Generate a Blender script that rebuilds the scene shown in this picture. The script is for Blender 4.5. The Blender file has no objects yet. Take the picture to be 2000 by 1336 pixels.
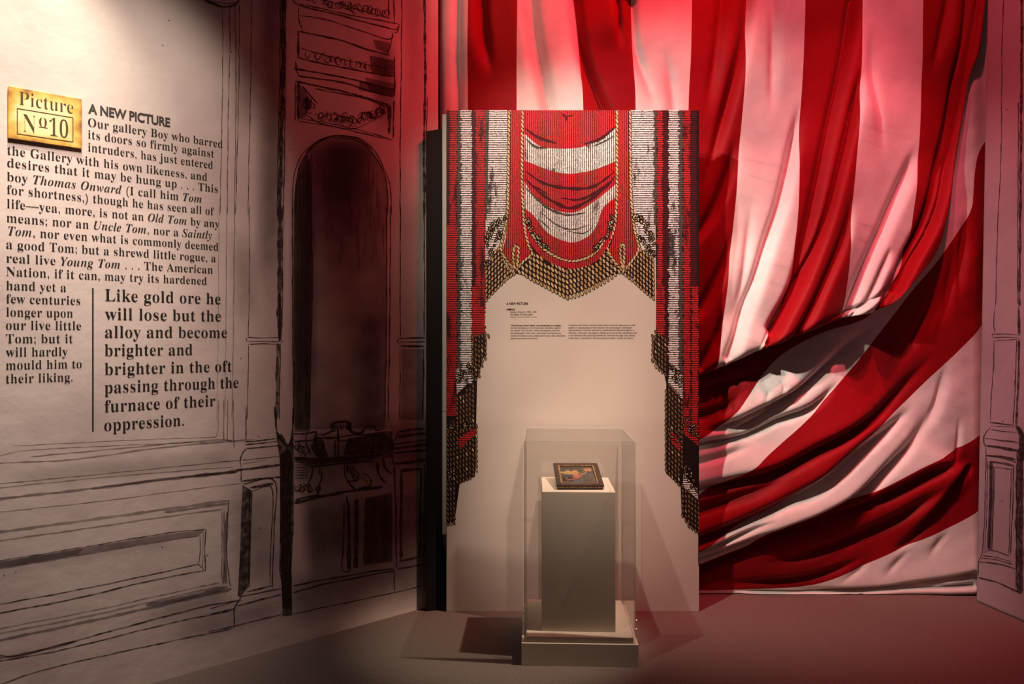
import bpy, math, random
import numpy as np
from mathutils import Vector
random.seed(7); rng = np.random.RandomState(7)
S = bpy.context.scene
COL = S.collection

# ------------------------------------------------------------------ camera
F, CX, CY, H = 1333.333, 1000.0, 661.0, 1.314      # focal length in pixels, principal point, eye height
cam = bpy.data.cameras.new('camera'); cam.sensor_width = 36; cam.lens = 24
cam.shift_y = -(668 - CY) / 2000; cam.clip_start = .05
co = bpy.data.objects.new('camera', cam); COL.objects.link(co)
co.location = (0, 0, H); co.rotation_euler = (math.pi / 2, 0, 0)
S.camera = co
S.view_settings.view_transform = 'Standard'; S.view_settings.look = 'None'
S.view_settings.exposure = 0.0; S.view_settings.gamma = 1; S.view_settings.use_curve_mapping = False

# ------------------------------------------------------------------ world and lamps
w = bpy.data.worlds.new('world'); S.world = w; w.use_nodes = True
w.node_tree.nodes['Background'].inputs[0].default_value = (1, .60, .58, 1)
w.node_tree.nodes['Background'].inputs[1].default_value = .03

def spot(name, loc, target, watts, color, size, blend, radius=.03):
    l = bpy.data.lights.new(name, 'SPOT'); l.energy = watts; l.color = color
    l.spot_size = math.radians(size); l.spot_blend = blend; l.shadow_soft_size = radius
    o = bpy.data.objects.new(name, l); COL.objects.link(o); o.location = loc
    o.rotation_euler = (Vector(target) - Vector(loc)).to_track_quat('-Z', 'Y').to_euler()
    return o
WARM, RED, PINK = (1, .81, .67), (1, .035, .055), (1, .105, .15)
spot('text_wall_spotlight', (-1.40, 2.02, 3.15), (-1.73, 2.32, 1.9), 98, (1, .87, .71), 60, 1, .03)
spot('text_wash_spotlight', (-.72, 1.35, 3.5), (-1.50, 2.50, 1.90), 175, (1, .83, .72), 43, 1, .04)
spot('dado_spotlight', (-1.0, 1.5, 3.6), (-1.62, 2.40, 1.15), 190, (1, .80, .74), 34, 1, .04)
spot('board_spotlight', (-.65, 1.80, 3.8), (.48, 3.28, 1.58), 385, WARM, 44, .8, .03)
spot('drape_top_spotlight', (-.6, 1.9, 3.9), (-.05, 3.45, 2.95), 24, WARM, 30, 1, .03)
spot('drape_spotlight', (-1.0, 1.9, 3.9), (1.42, 3.45, 1.85), 320, (1, .80, .75), 36, 1, .04)
spot('case_spotlight', (1.75, 2.55, 3.9), (.22, 2.95, .55), 560, (1, .84, .66), 18, .8, .03)
spot('front_fill', (.5, -.4, 3.6), (.30, 3.20, .92), 300, (1, .76, .61), 19, 1, .05)  # added fill for the pedestal front and lower board
spot('floor_fill', (-.2, .8, 3.6), (-.85, 1.95, 0), 40, (1, .78, .68), 42, 1, .05)  # unseen fill, added to lift the dark carpet at left
spot('red_corner_spotlight', (.95, 2.85, 4.05), (-.42, 3.36, 2.45), 72, RED, 48, 1, .04)
spot('red_left_spotlight', (.85, 2.45, 4.2), (.0, 3.45, 2.9), 165, RED, 40, 1, .04)
spot('red_drape_spotlight', (1.60, 2.70, 4.40), (1.80, 3.45, 2.1), 160, PINK, 75, 1, .05)
spot('red_swag_spotlight', (1.75, 2.40, 4.3), (1.72, 3.50, 1.0), 325, PINK, 43, 1, .05)
spot('red_top_spotlight', (1.0, 2.9, 4.3), (.75, 3.45, 2.8), 250, RED, 50, 1, .04)

# ------------------------------------------------------------------ materials
def mat(name, color, rough=.7, spec=.3, noise=None, bump=None, metal=0, sheen=0):
    m = bpy.data.materials.new(name); m.use_nodes = True
    nt = m.node_tree; b = nt.nodes['Principled BSDF']
    b.inputs['Base Color'].default_value = (*color, 1); b.inputs['Roughness'].default_value = rough
    b.inputs['Specular IOR Level'].default_value = spec; b.inputs['Metallic'].default_value = metal
    b.inputs['Sheen Weight'].default_value = sheen
    tc = nt.nodes.new('ShaderNodeTexCoord')
    if noise:
        col2, scale, lo, hi = noise
        n = nt.nodes.new('ShaderNodeTexNoise'); n.inputs['Scale'].default_value = scale; n.inputs['Detail'].default_value = 6
        nt.links.new(tc.outputs['Object'], n.inputs['Vector'])
        r = nt.nodes.new('ShaderNodeValToRGB')
        r.color_ramp.elements[0].position = lo; r.color_ramp.elements[0].color = (*color, 1)
        r.color_ramp.elements[1].position = hi; r.color_ramp.elements[1].color = (*col2, 1)
        nt.links.new(n.outputs['Fac'], r.inputs['Fac']); nt.links.new(r.outputs['Color'], b.inputs['Base Color'])
    if bump:
        scale, strength, dist = bump
        n = nt.nodes.new('ShaderNodeTexNoise'); n.inputs['Scale'].default_value = scale; n.inputs['Detail'].default_value = 5
        nt.links.new(tc.outputs['Object'], n.inputs['Vector'])
        bp = nt.nodes.new('ShaderNodeBump'); bp.inputs['Strength'].default_value = strength; bp.inputs['Distance'].default_value = dist
        nt.links.new(n.outputs['Fac'], bp.inputs['Height']); nt.links.new(bp.outputs['Normal'], b.inputs['Normal'])
    return m

def ink(name, color, alpha, scale=60, spread=.25):
    """Translucent ink or wash: dry-brush breakup from noise."""
    m = mat(name, color, .85, .15); nt = m.node_tree; b = nt.nodes['Principled BSDF']
    tc = nt.nodes.new('ShaderNodeTexCoord')
    n = nt.nodes.new('ShaderNodeTexNoise'); n.inputs['Scale'].default_value = scale; n.inputs['Detail'].default_value = 5
    nt.links.new(tc.outputs['Object'], n.inputs['Vector'])
    mr = nt.nodes.new('ShaderNodeMapRange'); mr.inputs[1].default_value = .3; mr.inputs[2].default_value = .7
    mr.inputs[3].default_value = max(0, alpha - spread); mr.inputs[4].default_value = min(1, alpha + spread)
    nt.links.new(n.outputs['Fac'], mr.inputs[0]); nt.links.new(mr.outputs[0], b.inputs['Alpha'])
    return m

def ridged(name, c_hi, c_lo, axis, period, dark, seed=0, duty=.5, speck=.62):
    """Printed engraving of a ribbed cloth: parallel ridges along an axis with worn dark patches."""
    m = mat(name, c_hi, .6, .25); nt = m.node_tree; b = nt.nodes['Principled BSDF']; L = nt.links.new
    tc = nt.nodes.new('ShaderNodeTexCoord'); sep = nt.nodes.new('ShaderNodeSeparateXYZ'); L(tc.outputs['Object'], sep.inputs[0])
    nz = nt.nodes.new('ShaderNodeTexNoise'); nz.inputs['Scale'].default_value = 30; nz.inputs['Detail'].default_value = 3
    L(tc.outputs['Object'], nz.inputs['Vector'])
    def math_(op, a, bb):
        n = nt.nodes.new('ShaderNodeMath'); n.operation = op
        for i, v in enumerate((a, bb)):
            if isinstance(v, (int, float)): n.inputs[i].default_value = v
            else: L(v, n.inputs[i])
        return n.outputs[0]
    c = math_('MULTIPLY', sep.outputs[axis], 2 * math.pi / period)
    c = math_('ADD', c, math_('MULTIPLY', nz.outputs['Fac'], 1.5))
    s = math_('SINE', c, 0)
    s = math_('MULTIPLY', math_('ADD', s, 1), .5)
    n2 = nt.nodes.new('ShaderNodeTexNoise'); n2.inputs['Scale'].default_value = 210; n2.inputs['Detail'].default_value = 4
    L(tc.outputs['Object'], n2.inputs['Vector'])
    s = math_('ADD', s, math_('MULTIPLY', math_('SUBTRACT', n2.outputs['Fac'], .5), 2.0))
    n3 = nt.nodes.new('ShaderNodeTexNoise'); n3.inputs['Scale'].default_value = 6; n3.inputs['Detail'].default_value = 8; n3.inputs['Roughness'].default_value = .7
    n3.noise_dimensions = '4D'; n3.inputs['W'].default_value = seed
    mp = nt.nodes.new('ShaderNodeMapping'); mp.inputs['Scale'].default_value = (2.6, 1, .7)
    L(tc.outputs['Object'], mp.inputs['Vector']); L(mp.outputs[0], n3.inputs['Vector'])
    patch = nt.nodes.new('ShaderNodeMapRange'); patch.inputs[1].default_value = speck; patch.inputs[2].default_value = speck + .07
    L(n3.outputs['Fac'], patch.inputs[0])
    s = math_('SUBTRACT', s, math_('MULTIPLY', patch.outputs[0], .8))
    r = nt.nodes.new('ShaderNodeValToRGB'); L(s, r.inputs['Fac'])
    e = r.color_ramp.elements
    e[0].position = duty - .22; e[0].color = (*dark, 1); e[1].position = duty + .22; e[1].color = (*c_hi, 1)
    k = e.new(duty); k.color = (*c_lo, 1)
    L(r.outputs['Color'], b.inputs['Base Color'])
    return m

M = {}
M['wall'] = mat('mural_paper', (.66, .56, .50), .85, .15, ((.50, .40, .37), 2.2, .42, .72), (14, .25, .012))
M['wall_dim'] = mat('mural_paper_dimmed', (.40, .29, .315), .85, .15, ((.32, .23, .25), 2.2, .42, .72), (14, .25, .012))  # left wall's paper again, with dim mauve light put into the colour
M['ink'] = ink('ink_line', (.038, .022, .019), .80, 70, .25)
M['ink2'] = ink('ink_brush', (.042, .025, .021), .68, 40, .32)
M['wash'] = ink('ink_wash', (.050, .028, .026), .42, 9, .10)
M['brush'] = ink('ink_soft_line', (.050, .028, .026), .45, 30, .2)
M['faint'] = ink('ink_pale_wash', (.085, .055, .045), .34, 7, .10)
sw = mat('feathered_wash_shade', (.045, .026, .024), .9, .1); nt = sw.node_tree; M['soft'] = sw
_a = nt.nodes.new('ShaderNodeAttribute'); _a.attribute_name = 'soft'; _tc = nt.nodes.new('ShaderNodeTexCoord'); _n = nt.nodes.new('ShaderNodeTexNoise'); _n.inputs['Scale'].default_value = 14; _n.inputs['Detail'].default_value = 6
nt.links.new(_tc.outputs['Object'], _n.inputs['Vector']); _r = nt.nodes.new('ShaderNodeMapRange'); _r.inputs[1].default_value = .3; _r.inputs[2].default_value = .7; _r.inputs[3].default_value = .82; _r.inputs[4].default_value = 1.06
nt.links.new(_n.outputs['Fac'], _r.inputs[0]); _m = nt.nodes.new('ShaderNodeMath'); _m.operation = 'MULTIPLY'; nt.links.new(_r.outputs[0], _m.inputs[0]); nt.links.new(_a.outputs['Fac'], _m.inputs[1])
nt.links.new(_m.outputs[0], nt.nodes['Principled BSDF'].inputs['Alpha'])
M['letter'] = mat('black_lettering', (.022, .016, .014), .8, .2)
M['letter_grey'] = mat('grey_lettering', (.055, .045, .042), .8, .2)
M['floor'] = mat('carpet', (.205, .160, .135), .95, .05, ((.130, .100, .088), 190, .35, .65), (420, .6, .006))
M['black'] = mat('black_paint', (.012, .012, .011), .6, .2)
M['dark'] = mat('dark_wall', (.02, .014, .014), .9, .05)
M['red'] = mat('red_cloth', (.29, .002, .006), .60, .14, ((.25, .0018, .005), 30, .3, .7), (70, .10, .004), sheen=.03)
M['white'] = mat('white_cloth', (.76, .73, .69), .65, .2, ((.70, .66, .62), 20, .3, .7), (55, .14, .005), sheen=.05)
M['board'] = mat('cream_board', (.66, .575, .49), .6, .2, ((.61, .53, .45), 3, .3, .7))
M['plinth'] = mat('cream_paint', (.64, .555, .45), .5, .3, ((.60, .52, .42), 4, .3, .7))
BK = (.010, .005, .005)
M['p_black'] = mat('printed_black', (.012, .006, .006), .6, .2)
M['p_grey'] = ridged('printed_dark_grey', (.10, .085, .07), (.06, .05, .045), 2, .0106, (.03, .02, .02), 3, .45, .6)
M['p_maroon'] = ridged('printed_maroon', (.085, .005, .008), (.045, .004, .006), 2, .0106, (.02, .003, .004), 5, .5, .58)
M['p_dark_red'] = mat('printed_dark_red', (.045, .004, .006), .6, .2, ((.085, .006, .010), 120, .45, .6))
M['p_red_h'] = ridged('printed_red_ribs_across', (.60, .024, .022), (.34, .010, .014), 2, .0106, (.05, .003, .005), 1, .52, .55)
M['p_red_v'] = ridged('printed_red_ribs_down', (.60, .024, .024), (.38, .012, .016), 0, .0101, (.07, .003, .006), 2, .44, .62)
M['p_white_h'] = ridged('printed_white_ribs_across', (.82, .78, .74), (.45, .41, .38), 2, .0106, (.04, .03, .03), 4, .47, .555)
M['p_white_v'] = ridged('printed_white_ribs_down', (.82, .78, .72), (.45, .40, .36), 0, .0101, (.06, .045, .03), 6, .42, .58)
M['p_tan'] = mat('printed_gold', (.56, .36, .15), .6, .25, ((.40, .24, .10), 60, .4, .65))
M['p_tan3'] = mat('printed_dull_gold', (.26, .145, .055), .6, .25, ((.17, .09, .035), 60, .4, .65))
M['p_tan2'] = mat('printed_pale_gold', (.62, .45, .22), .6, .25)
M['p_bead_white'] = mat('printed_white_flecks', (.75, .68, .55), .6, .25)

# ------------------------------------------------------------------ helpers
def ray(px, py): return Vector(((px - CX) / F, 1, (CY - py) / F))
CAM = Vector((0, 0, H))
class Plane:
    def __init__(s, o, u, v):
        s.o = Vector(o); s.u = Vector(u).normalized(); s.v = Vector(v); s.n = s.u.cross(s.v).normalized()
        if (CAM - s.o).dot(s.n) < 0: s.n = -s.n
    def at(s, px, py, eps=0):
        r = ray(px, py); t = (s.o - CAM).dot(s.n) / r.dot(s.n)
        return CAM + r * t + s.n * eps
    def coord(s, px, py):
        p = s.at(px, py) - s.o
        z = p.z / s.v.z
        return (p - s.v * z).dot(s.u), z
    def pt(s, a, z, eps=0): return s.o + s.u * a + s.v * z + s.n * eps
WL = Plane((-1.378, 2.595, 0), (1.053, .813, 0), (0, 0, 1))
WR = Plane((2.315, 3.41, 0), (.055, -.25, 0), (.0187, 0, 1))

class MB:
    def __init__(s): s.v = []; s.f = []; s.mi = []; s.mats = []
    def slot(s, m):
        if m not in s.mats: s.mats.append(m)
        return s.mats.index(m)
    def poly(s, pts, m):
        i = len(s.v); s.v += [tuple(p) for p in pts]; s.f.append(tuple(range(i, i + len(pts)))); s.mi.append(s.slot(m))
    def quads(s, A, B, m):
        i = len(s.v); n = len(A); k = s.slot(m)
        s.v += [tuple(p) for p in A] + [tuple(p) for p in B]
        for j in range(n - 1): s.f.append((i + j, i + j + 1, i + n + j + 1, i + n + j)); s.mi.append(k)
    def raw(s, V, Fs, m):
        i = len(s.v); k = s.slot(m); s.v += [tuple(p) for p in V]
        for f in Fs: s.f.append(tuple(i + a for a in f)); s.mi.append(k)
    def box(s, x0, x1, y0, y1, z0, z1, m):
        V = [(x, y, z) for z in (z0, z1) for y in (y0, y1) for x in (x0, x1)]
        s.raw(V, [(0, 2, 3, 1), (4, 5, 7, 6), (0, 1, 5, 4), (2, 6, 7, 3), (0, 4, 6, 2), (1, 3, 7, 5)], m)
    def build(s, name, parent=None, smooth=False, loc=None, rotz=0, bevel=0):
        me = bpy.data.meshes.new(name); me.from_pydata(s.v, [], s.f)
        for m in s.mats: me.materials.append(M[m] if isinstance(m, str) else m)
        me.polygons.foreach_set('material_index', s.mi)
        if smooth: me.polygons.foreach_set('use_smooth', [True] * len(me.polygons))
        me.update()
        o = bpy.data.objects.new(name, me); COL.objects.link(o)
        if parent: o.parent = parent
        if loc: o.location = loc
        o.rotation_euler.z = rotz
        if bevel:
            b = o.modifiers.new('bevel', 'BEVEL'); b.width = bevel; b.segments = 2; b.limit_method = 'ANGLE'
        return o
def tag(o, label, cat, group=None):
    o['label'] = label; o['category'] = cat
    if group: o['group'] = group
    return o
def structure(o): o['kind'] = 'structure'; return o
def empty(name, loc, label, cat, rotz=0):
    o = bpy.data.objects.new(name, None); COL.objects.link(o); o.location = loc; o.rotation_euler.z = rotz
    o.empty_display_size = .1
    return tag(o, label, cat)

def catmull(P, step=6.0):
    P = [np.array(p, float) for p in P]
    if len(P) == 2:
        n = max(2, int(np.linalg.norm(P[1] - P[0]) / step)); return [P[0] + (P[1] - P[0]) * t for t in np.linspace(0, 1, n + 1)]
    out = []; Q = [2 * P[0] - P[1]] + P + [2 * P[-1] - P[-2]]
    for i in range(1, len(Q) - 2):
        a, b, c, d = Q[i - 1:i + 3]; n = max(1, int(np.linalg.norm(c - b) / step))
        for t in np.linspace(0, 1, n, endpoint=False):
            out.append(.5 * (2 * b + (c - a) * t + (2 * a - 5 * b + 4 * c - d) * t * t + (3 * b - a - 3 * c + d) * t ** 3))
    out.append(P[-1]); return out
def linear(P, step=6.0):
    out = []
    for a, b in zip(P[:-1], P[1:]):
        a = np.array(a, float); b = np.array(b, float); n = max(1, int(np.linalg.norm(b - a) / step))
        out += [a + (b - a) * t for t in np.linspace(0, 1, n, endpoint=False)]
    out.append(np.array(P[-1], float)); return out

LAYER = [0]
def stroke(mb, pl, P, width, m='ink', curve=True, wob=.5, taper=True):
    """A hand-drawn brush line lying on a wall plane."""
    Q = np.array(catmull(P) if curve and len(P) > 2 else linear(P))
    n = len(Q); ph = random.random() * 9
    L = np.concatenate([[0], np.cumsum(np.linalg.norm(np.diff(Q, axis=0), axis=1))])
    T = np.gradient(Q, axis=0) if n > 2 else np.repeat(Q[1:] - Q[:1], n, 0)
    T /= np.linalg.norm(T, axis=1)[:, None] + 1e-9; N = np.stack([-T[:, 1], T[:, 0]], 1)
    wv = (np.sin(L / 17 + ph) + .6 * np.sin(L / 6.1 + 2 * ph)) * wob * .6
    Q = Q + N * wv[:, None]
    ww = width * (1 + .22 * np.sin(L / 11 + ph * 3) + .15 * np.sin(L / 4.3 + ph))
    if taper: ww = ww * np.clip(np.minimum(L, L[-1] - L) / (width * 1.5 + 2) + .35, 0, 1)
    LAYER[0] += 1; eps = .0004 + LAYER[0] * 1.2e-6
    A = Q + N * ww[:, None] / 2; B = Q - N * ww[:, None] / 2
    mb.quads([pl.at(*p, eps) for p in A], [pl.at(*p, eps) for p in B], m)
def fill(mb, pl, P, m, curve=False):
    LAYER[0] += 1; eps = .0004 + LAYER[0] * 1.2e-6
    Q = catmull(P + [P[0]], 10)[:-1] if curve else P
    mb.poly([pl.at(*p, eps) for p in Q], m)

def soft_wash_shade(name, pl, strokes_, parent):
    """Broad feathered ink washes and painted-in shade, each a strip that fades at its rim."""
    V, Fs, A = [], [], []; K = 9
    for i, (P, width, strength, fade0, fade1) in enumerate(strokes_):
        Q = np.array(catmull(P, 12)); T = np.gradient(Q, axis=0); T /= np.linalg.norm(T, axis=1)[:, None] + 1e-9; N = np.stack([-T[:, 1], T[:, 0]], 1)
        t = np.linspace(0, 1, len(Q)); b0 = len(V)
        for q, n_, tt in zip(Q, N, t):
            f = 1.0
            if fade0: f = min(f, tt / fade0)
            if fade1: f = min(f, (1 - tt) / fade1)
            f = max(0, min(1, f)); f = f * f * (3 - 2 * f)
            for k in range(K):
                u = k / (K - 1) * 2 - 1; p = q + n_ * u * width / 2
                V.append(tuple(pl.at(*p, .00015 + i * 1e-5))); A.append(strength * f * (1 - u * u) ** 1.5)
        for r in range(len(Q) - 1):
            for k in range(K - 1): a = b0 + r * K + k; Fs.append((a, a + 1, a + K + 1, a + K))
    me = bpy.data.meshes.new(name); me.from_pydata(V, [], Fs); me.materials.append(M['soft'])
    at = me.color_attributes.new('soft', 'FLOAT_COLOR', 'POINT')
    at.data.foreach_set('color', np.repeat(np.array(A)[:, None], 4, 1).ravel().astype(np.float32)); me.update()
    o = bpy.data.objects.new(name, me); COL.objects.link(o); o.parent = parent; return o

# ------------------------------------------------------------------ lettering
def roman(s):
    o = ''
    for c in s:
        if 'A' <= c <= 'Z': o += chr(0x1D400 + ord(c) - 65)
        elif 'a' <= c <= 'z': o += chr(0x1D41A + ord(c) - 97)
        elif '0' <= c <= '9': o += chr(0x1D7CE + ord(c) - 48)
        else: o += c
    return o
def italic(s):
    o = ''
    for c in s:
        if 'A' <= c <= 'Z': o += chr(0x1D468 + ord(c) - 65)
        elif 'a' <= c <= 'z': o += chr(0x1D482 + ord(c) - 97)
        else: o += c
    return o
def mixed(s):                                   # *stars* mark italics
    return ''.join(italic(p) if i % 2 else roman(p) for i, p in enumerate(s.split('*')))
def glyphs(body, offset=0.0, shear=0.0, track=1.0):
    c = bpy.data.curves.new('letters', 'FONT'); c.body = body; c.size = 1; c.offset = offset; c.shear = shear; c.space_character = track; c.resolution_u = 5
    o = bpy.data.objects.new('letters', c); COL.objects.link(o)
    dg = bpy.context.evaluated_depsgraph_get(); dg.update()
    me = o.evaluated_get(dg).to_mesh()
    V = np.array([v.co[:2] for v in me.vertices]).reshape(-1, 2); Fs = [tuple(p.vertices) for p in me.polygons]
    o.evaluated_get(dg).to_mesh_clear()
    bpy.data.objects.remove(o); bpy.data.curves.remove(c)
    return V, Fs
CAP_SERIF = glyphs(roman('H'))[0][:, 1].max(); CAP_SANS = glyphs('H')[0][:, 1].max()
def line_on(mb, place, body, length, cap, m, offset=-.004, sans=False, shear=0, track=1.0):
    """Set one line of type: place(x, y) maps metres along / above the baseline to a 3-D point."""
    V, Fs = glyphs(body, offset, shear, track)
    x0, x1 = V[:, 0].min(), V[:, 0].max(); sy = cap / (CAP_SANS if sans else CAP_SERIF); sx = length / (x1 - x0)
    mb.raw([place((x - x0) * sx, y * sy) for x, y in V], Fs, m)

# ------------------------------------------------------------------ the room
f = MB(); f.box(-4.2, 3.2, -1.2, 4.0, -.05, 0, 'floor'); structure(f.build('floor'))
b = MB(); b.box(-3.2, 3.2, 3.80, 3.90, 0, 4.2, 'dark'); structure(b.build('wall_back'))
wall = MB()
def slab(mb, pl, a0, a1, z1, th, m):
    P = [pl.pt(a, z, -e) for e in (0, th) for z in (0, z1) for a in (a0, a1)]
    mb.raw(P, [(0, 1, 3, 2), (4, 6, 7, 5), (0, 4, 5, 1), (2, 3, 7, 6), (0, 2, 6, 4), (1, 5, 7, 3)], m)
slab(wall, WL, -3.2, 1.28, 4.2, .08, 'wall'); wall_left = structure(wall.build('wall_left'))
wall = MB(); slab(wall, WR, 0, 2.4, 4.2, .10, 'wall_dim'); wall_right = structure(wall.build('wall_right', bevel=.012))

# ------------------------------------------------------------------ the drawing on the left wall
mu = MB()
def Z(sx, ox, oy):
    return lambda P: [(ox + x / sx, oy + y / sx) for x, y in P]
z3, z4, z5, z6 = Z(2.806, 0, 860), Z(3.18, 420, 0), Z(3.18, 420, 400), Z(3.037, 420, 800)
z9, z10 = Z(6.361, 560, 800), Z(5.568, 560, 980)
def D(z, width, P, m='ink', curve=True, wob=.5): stroke(mu, WL, z(P), width * .88, m, curve, wob)
def W(z, P, m='wash', curve=False): fill(mu, WL, z(P), m, curve)
# dark washes of the painted niche
NICHE = [(500, 1336), (505, 1150), (530, 1020), (590, 930), (680, 865), (780, 858), (870, 868), (940, 910), (1010, 1000), (1055, 1090), (1072, 1200), (1072, 1336)]
arch = z4(NICHE)
W(lambda P: P, arch + [(755, 600), (752, 835), (578, 840), (575, 600)], 'faint')
W(z5, [(489, 0), (500, -110), (522, -215), (548, -285), (570, -318), (592, -240), (603, -100), (605, 200), (603, 500), (592, 1000), (590, 1410), (494, 1410), (484, 700)], 'wash')
for k in range(13):
    x = 497 + k * 8
    D(z5, random.uniform(1, 3.2), [(x + 6, -150 - 14 * k), (x, 20 * k), (x + random.uniform(-4, 4), 500), (x - 4, 1000), (x - 6, 1390)], 'ink2')
for k in range(60):                                       # dry brush hatching under the arch
    x = random.uniform(590, 750); y = random.uniform(300, 470)
    stroke(mu, WL, [(x, y), (x + random.uniform(-2, 3), y + random.uniform(20, 70))], random.uniform(.8, 2.2), 'faint')
# text panel frame and left pillar
for wd, P, m in [(1.6, [(45, 35), (48, 400), (40, 900), (30, 1336)], 'ink2'), (1.6, [(90, 30), (92, 320), (82, 700), (75, 1336)], 'ink2'),
                 (2.4, [(125, 20), (130, 600), (120, 1336)], 'wash'), (1.5, [(150, 0), (148, 500), (128, 1336)], 'ink2'),
                 (1.6, [(225, -40), (222, 500), (212, 900), (205, 1336)], 'ink2')]: D(z4, wd, P, m)
for wd, P, m in [(1.4, [(25, 0), (20, 700), (10, 1336)], 'faint'), (1.8, [(72, 0), (68, 700), (60, 1336)], 'faint'), (2.2, [(122, 0), (115, 700), (105, 1336)], 'faint'),
                 (1.6, [(212, 0), (212, 500), (207, 820)], 'ink2'), (1.6, [(208, 870), (203, 1200), (196, 1336)], 'ink')]: D(z5, wd, P, m)
D(z4, 5, [(-60, 5), (0, 28), (45, 44), (100, 40), (140, 15), (155, -20)], 'ink2'); D(z4, 3, [(-100, -10), (0, 15), (100, 22), (150, 0)], 'wash')
D(z4, 9, [(425, -30), (420, 500), (410, 900), (400, 1336)], 'ink2', True, .8); D(z4, 2, [(405, -30), (402, 500), (392, 900), (385, 1336)]); D(z4, 2, [(438, -30), (436, 500), (432, 900), (425, 1336)])
D(z5, 10, [(402, 0), (402, 400), (400, 600), (400, 850)], 'ink2'); D(z5, 2, [(420, 0), (418, 600), (412, 830)]); D(z5, 5, [(400, 550), (402, 850)])
D(z5, 7, [(390, 860), (385, 1200), (380, 1336)], 'ink2'); D(z5, 2.4, [(405, 860), (398, 1336)])
for P, wd in [([(200, 822), (300, 828), (412, 822)], 1.8), ([(198, 824), (193, 838), (205, 850)], 1.8), ([(205, 848), (400, 850)], 1.6), ([(207, 866), (300, 862), (405, 868)], 2), ([(405, 824), (425, 858)], 2)]: D(z5, wd, P)
# frame bottom of the text panel
D(z6, 1.6, [(20, -60), (18, 120), (5, 160), (-40, 165), (-420, 178), (-1200, 215)], 'wash'); D(z6, 2, [(50, -60), (52, 185)], 'wash'); D(z6, 2, [(75, -60), (72, 190)], 'wash'); D(z6, 2.4, [(106, -60), (112, 230)], 'wash')
D(z6, 2.5, [(105, 188), (0, 180), (-400, 215), (-1100, 280)], 'wash')
# dado lines
for wd, P, m in [(1.7, [(-20, 88), (150, 55), (500, 35), (900, 18), (1280, 0)], 'brush'), (3, [(-20, 125), (400, 105), (900, 38), (1400, -5)], 'wash'),
                 (1.8, [(-20, 240), (600, 180), (1000, 140), (1320, 108)], 'brush'), (2, [(-20, 262), (600, 200), (1280, 145)], 'wash'),
                 (5.5, [(-20, 322), (500, 265), (900, 215), (1300, 170)], 'wash'), (5, [(500, 265), (900, 212), (1300, 172)], 'wash'), (7, [(1060, 195), (1200, 182), (1310, 165)], 'brush'),
                 (1.8, [(-20, 395), (540, 335), (1000, 275), (1325, 235)], 'brush'),
                 (6, [(-20, 505), (460, 440), (1000, 365), (1255, 330)], 'faint'), (3.2, [(-20, 553), (460, 485), (900, 420), (1220, 378)], 'wash'), (5, [(900, 395), (1255, 345)], 'wash'),
                 (2, [(1255, 330), (1240, 560), (1250, 700), (1262, 810)], 'ink2'), (6, [(1245, 390), (1238, 600), (1238, 790)], 'wash'), (2.2, [(1215, 378), (1217, 600), (1212, 780)], 'brush'), (4.5, [(1228, 390), (1228, 700), (1222, 790)], 'wash'),
                 (2, [(-20, 663), (400, 595), (870, 515), (1130, 485)], 'ink2'), (2, [(-20, 708), (450, 628), (900, 552), (1090, 525)], 'brush'),
                 (2.6, [(1130, 485), (1122, 600), (1126, 715)], 'ink2'), (1.8, [(1095, 520), (1098, 600), (1090, 680)], 'ink2'), (1.8, [(1115, 500), (1108, 700)], 'brush'),
                 (2.4, [(-20, 902), (500, 805), (1085, 680)], 'ink2'), (3, [(-20, 950), (400, 870), (800, 775), (1125, 712)], 'ink2'), (2, [(1080, 672), (1128, 716)], 'ink2'),
                 (2, [(-20, 1035), (500, 935), (900, 845), (1200, 780)], 'brush'), (4, [(-20, 1062), (500, 960), (1200, 800)], 'faint'), (6, [(-20, 1100), (450, 1000), (900, 900), (1270, 815)], 'wash'), (8, [(800, 905), (1050, 855), (1250, 800)], 'wash'),
                 (3, [(-20, 1180), (140, 1170), (700, 1020), (1100, 915), (1320, 875)], 'ink2'), (2.6, [(-20, 1212), (330, 1150), (900, 1010), (1280, 930)], 'ink2'), (6, [(-20, 1195), (150, 1168), (420, 1100)], 'wash'),
                 (2.4, [(-20, 1345), (270, 1250), (800, 1130), (1280, 1030)], 'ink2')]: D(z3, wd, P, m)
W(z3, [(-20, 668), (400, 600), (870, 520), (1125, 490), (1090, 522), (900, 550), (450, 625), (-20, 705)], 'wash')
W(z3, [(-20, 668), (250, 625), (460, 590), (420, 628), (200, 668), (-20, 703)], 'faint')
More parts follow.
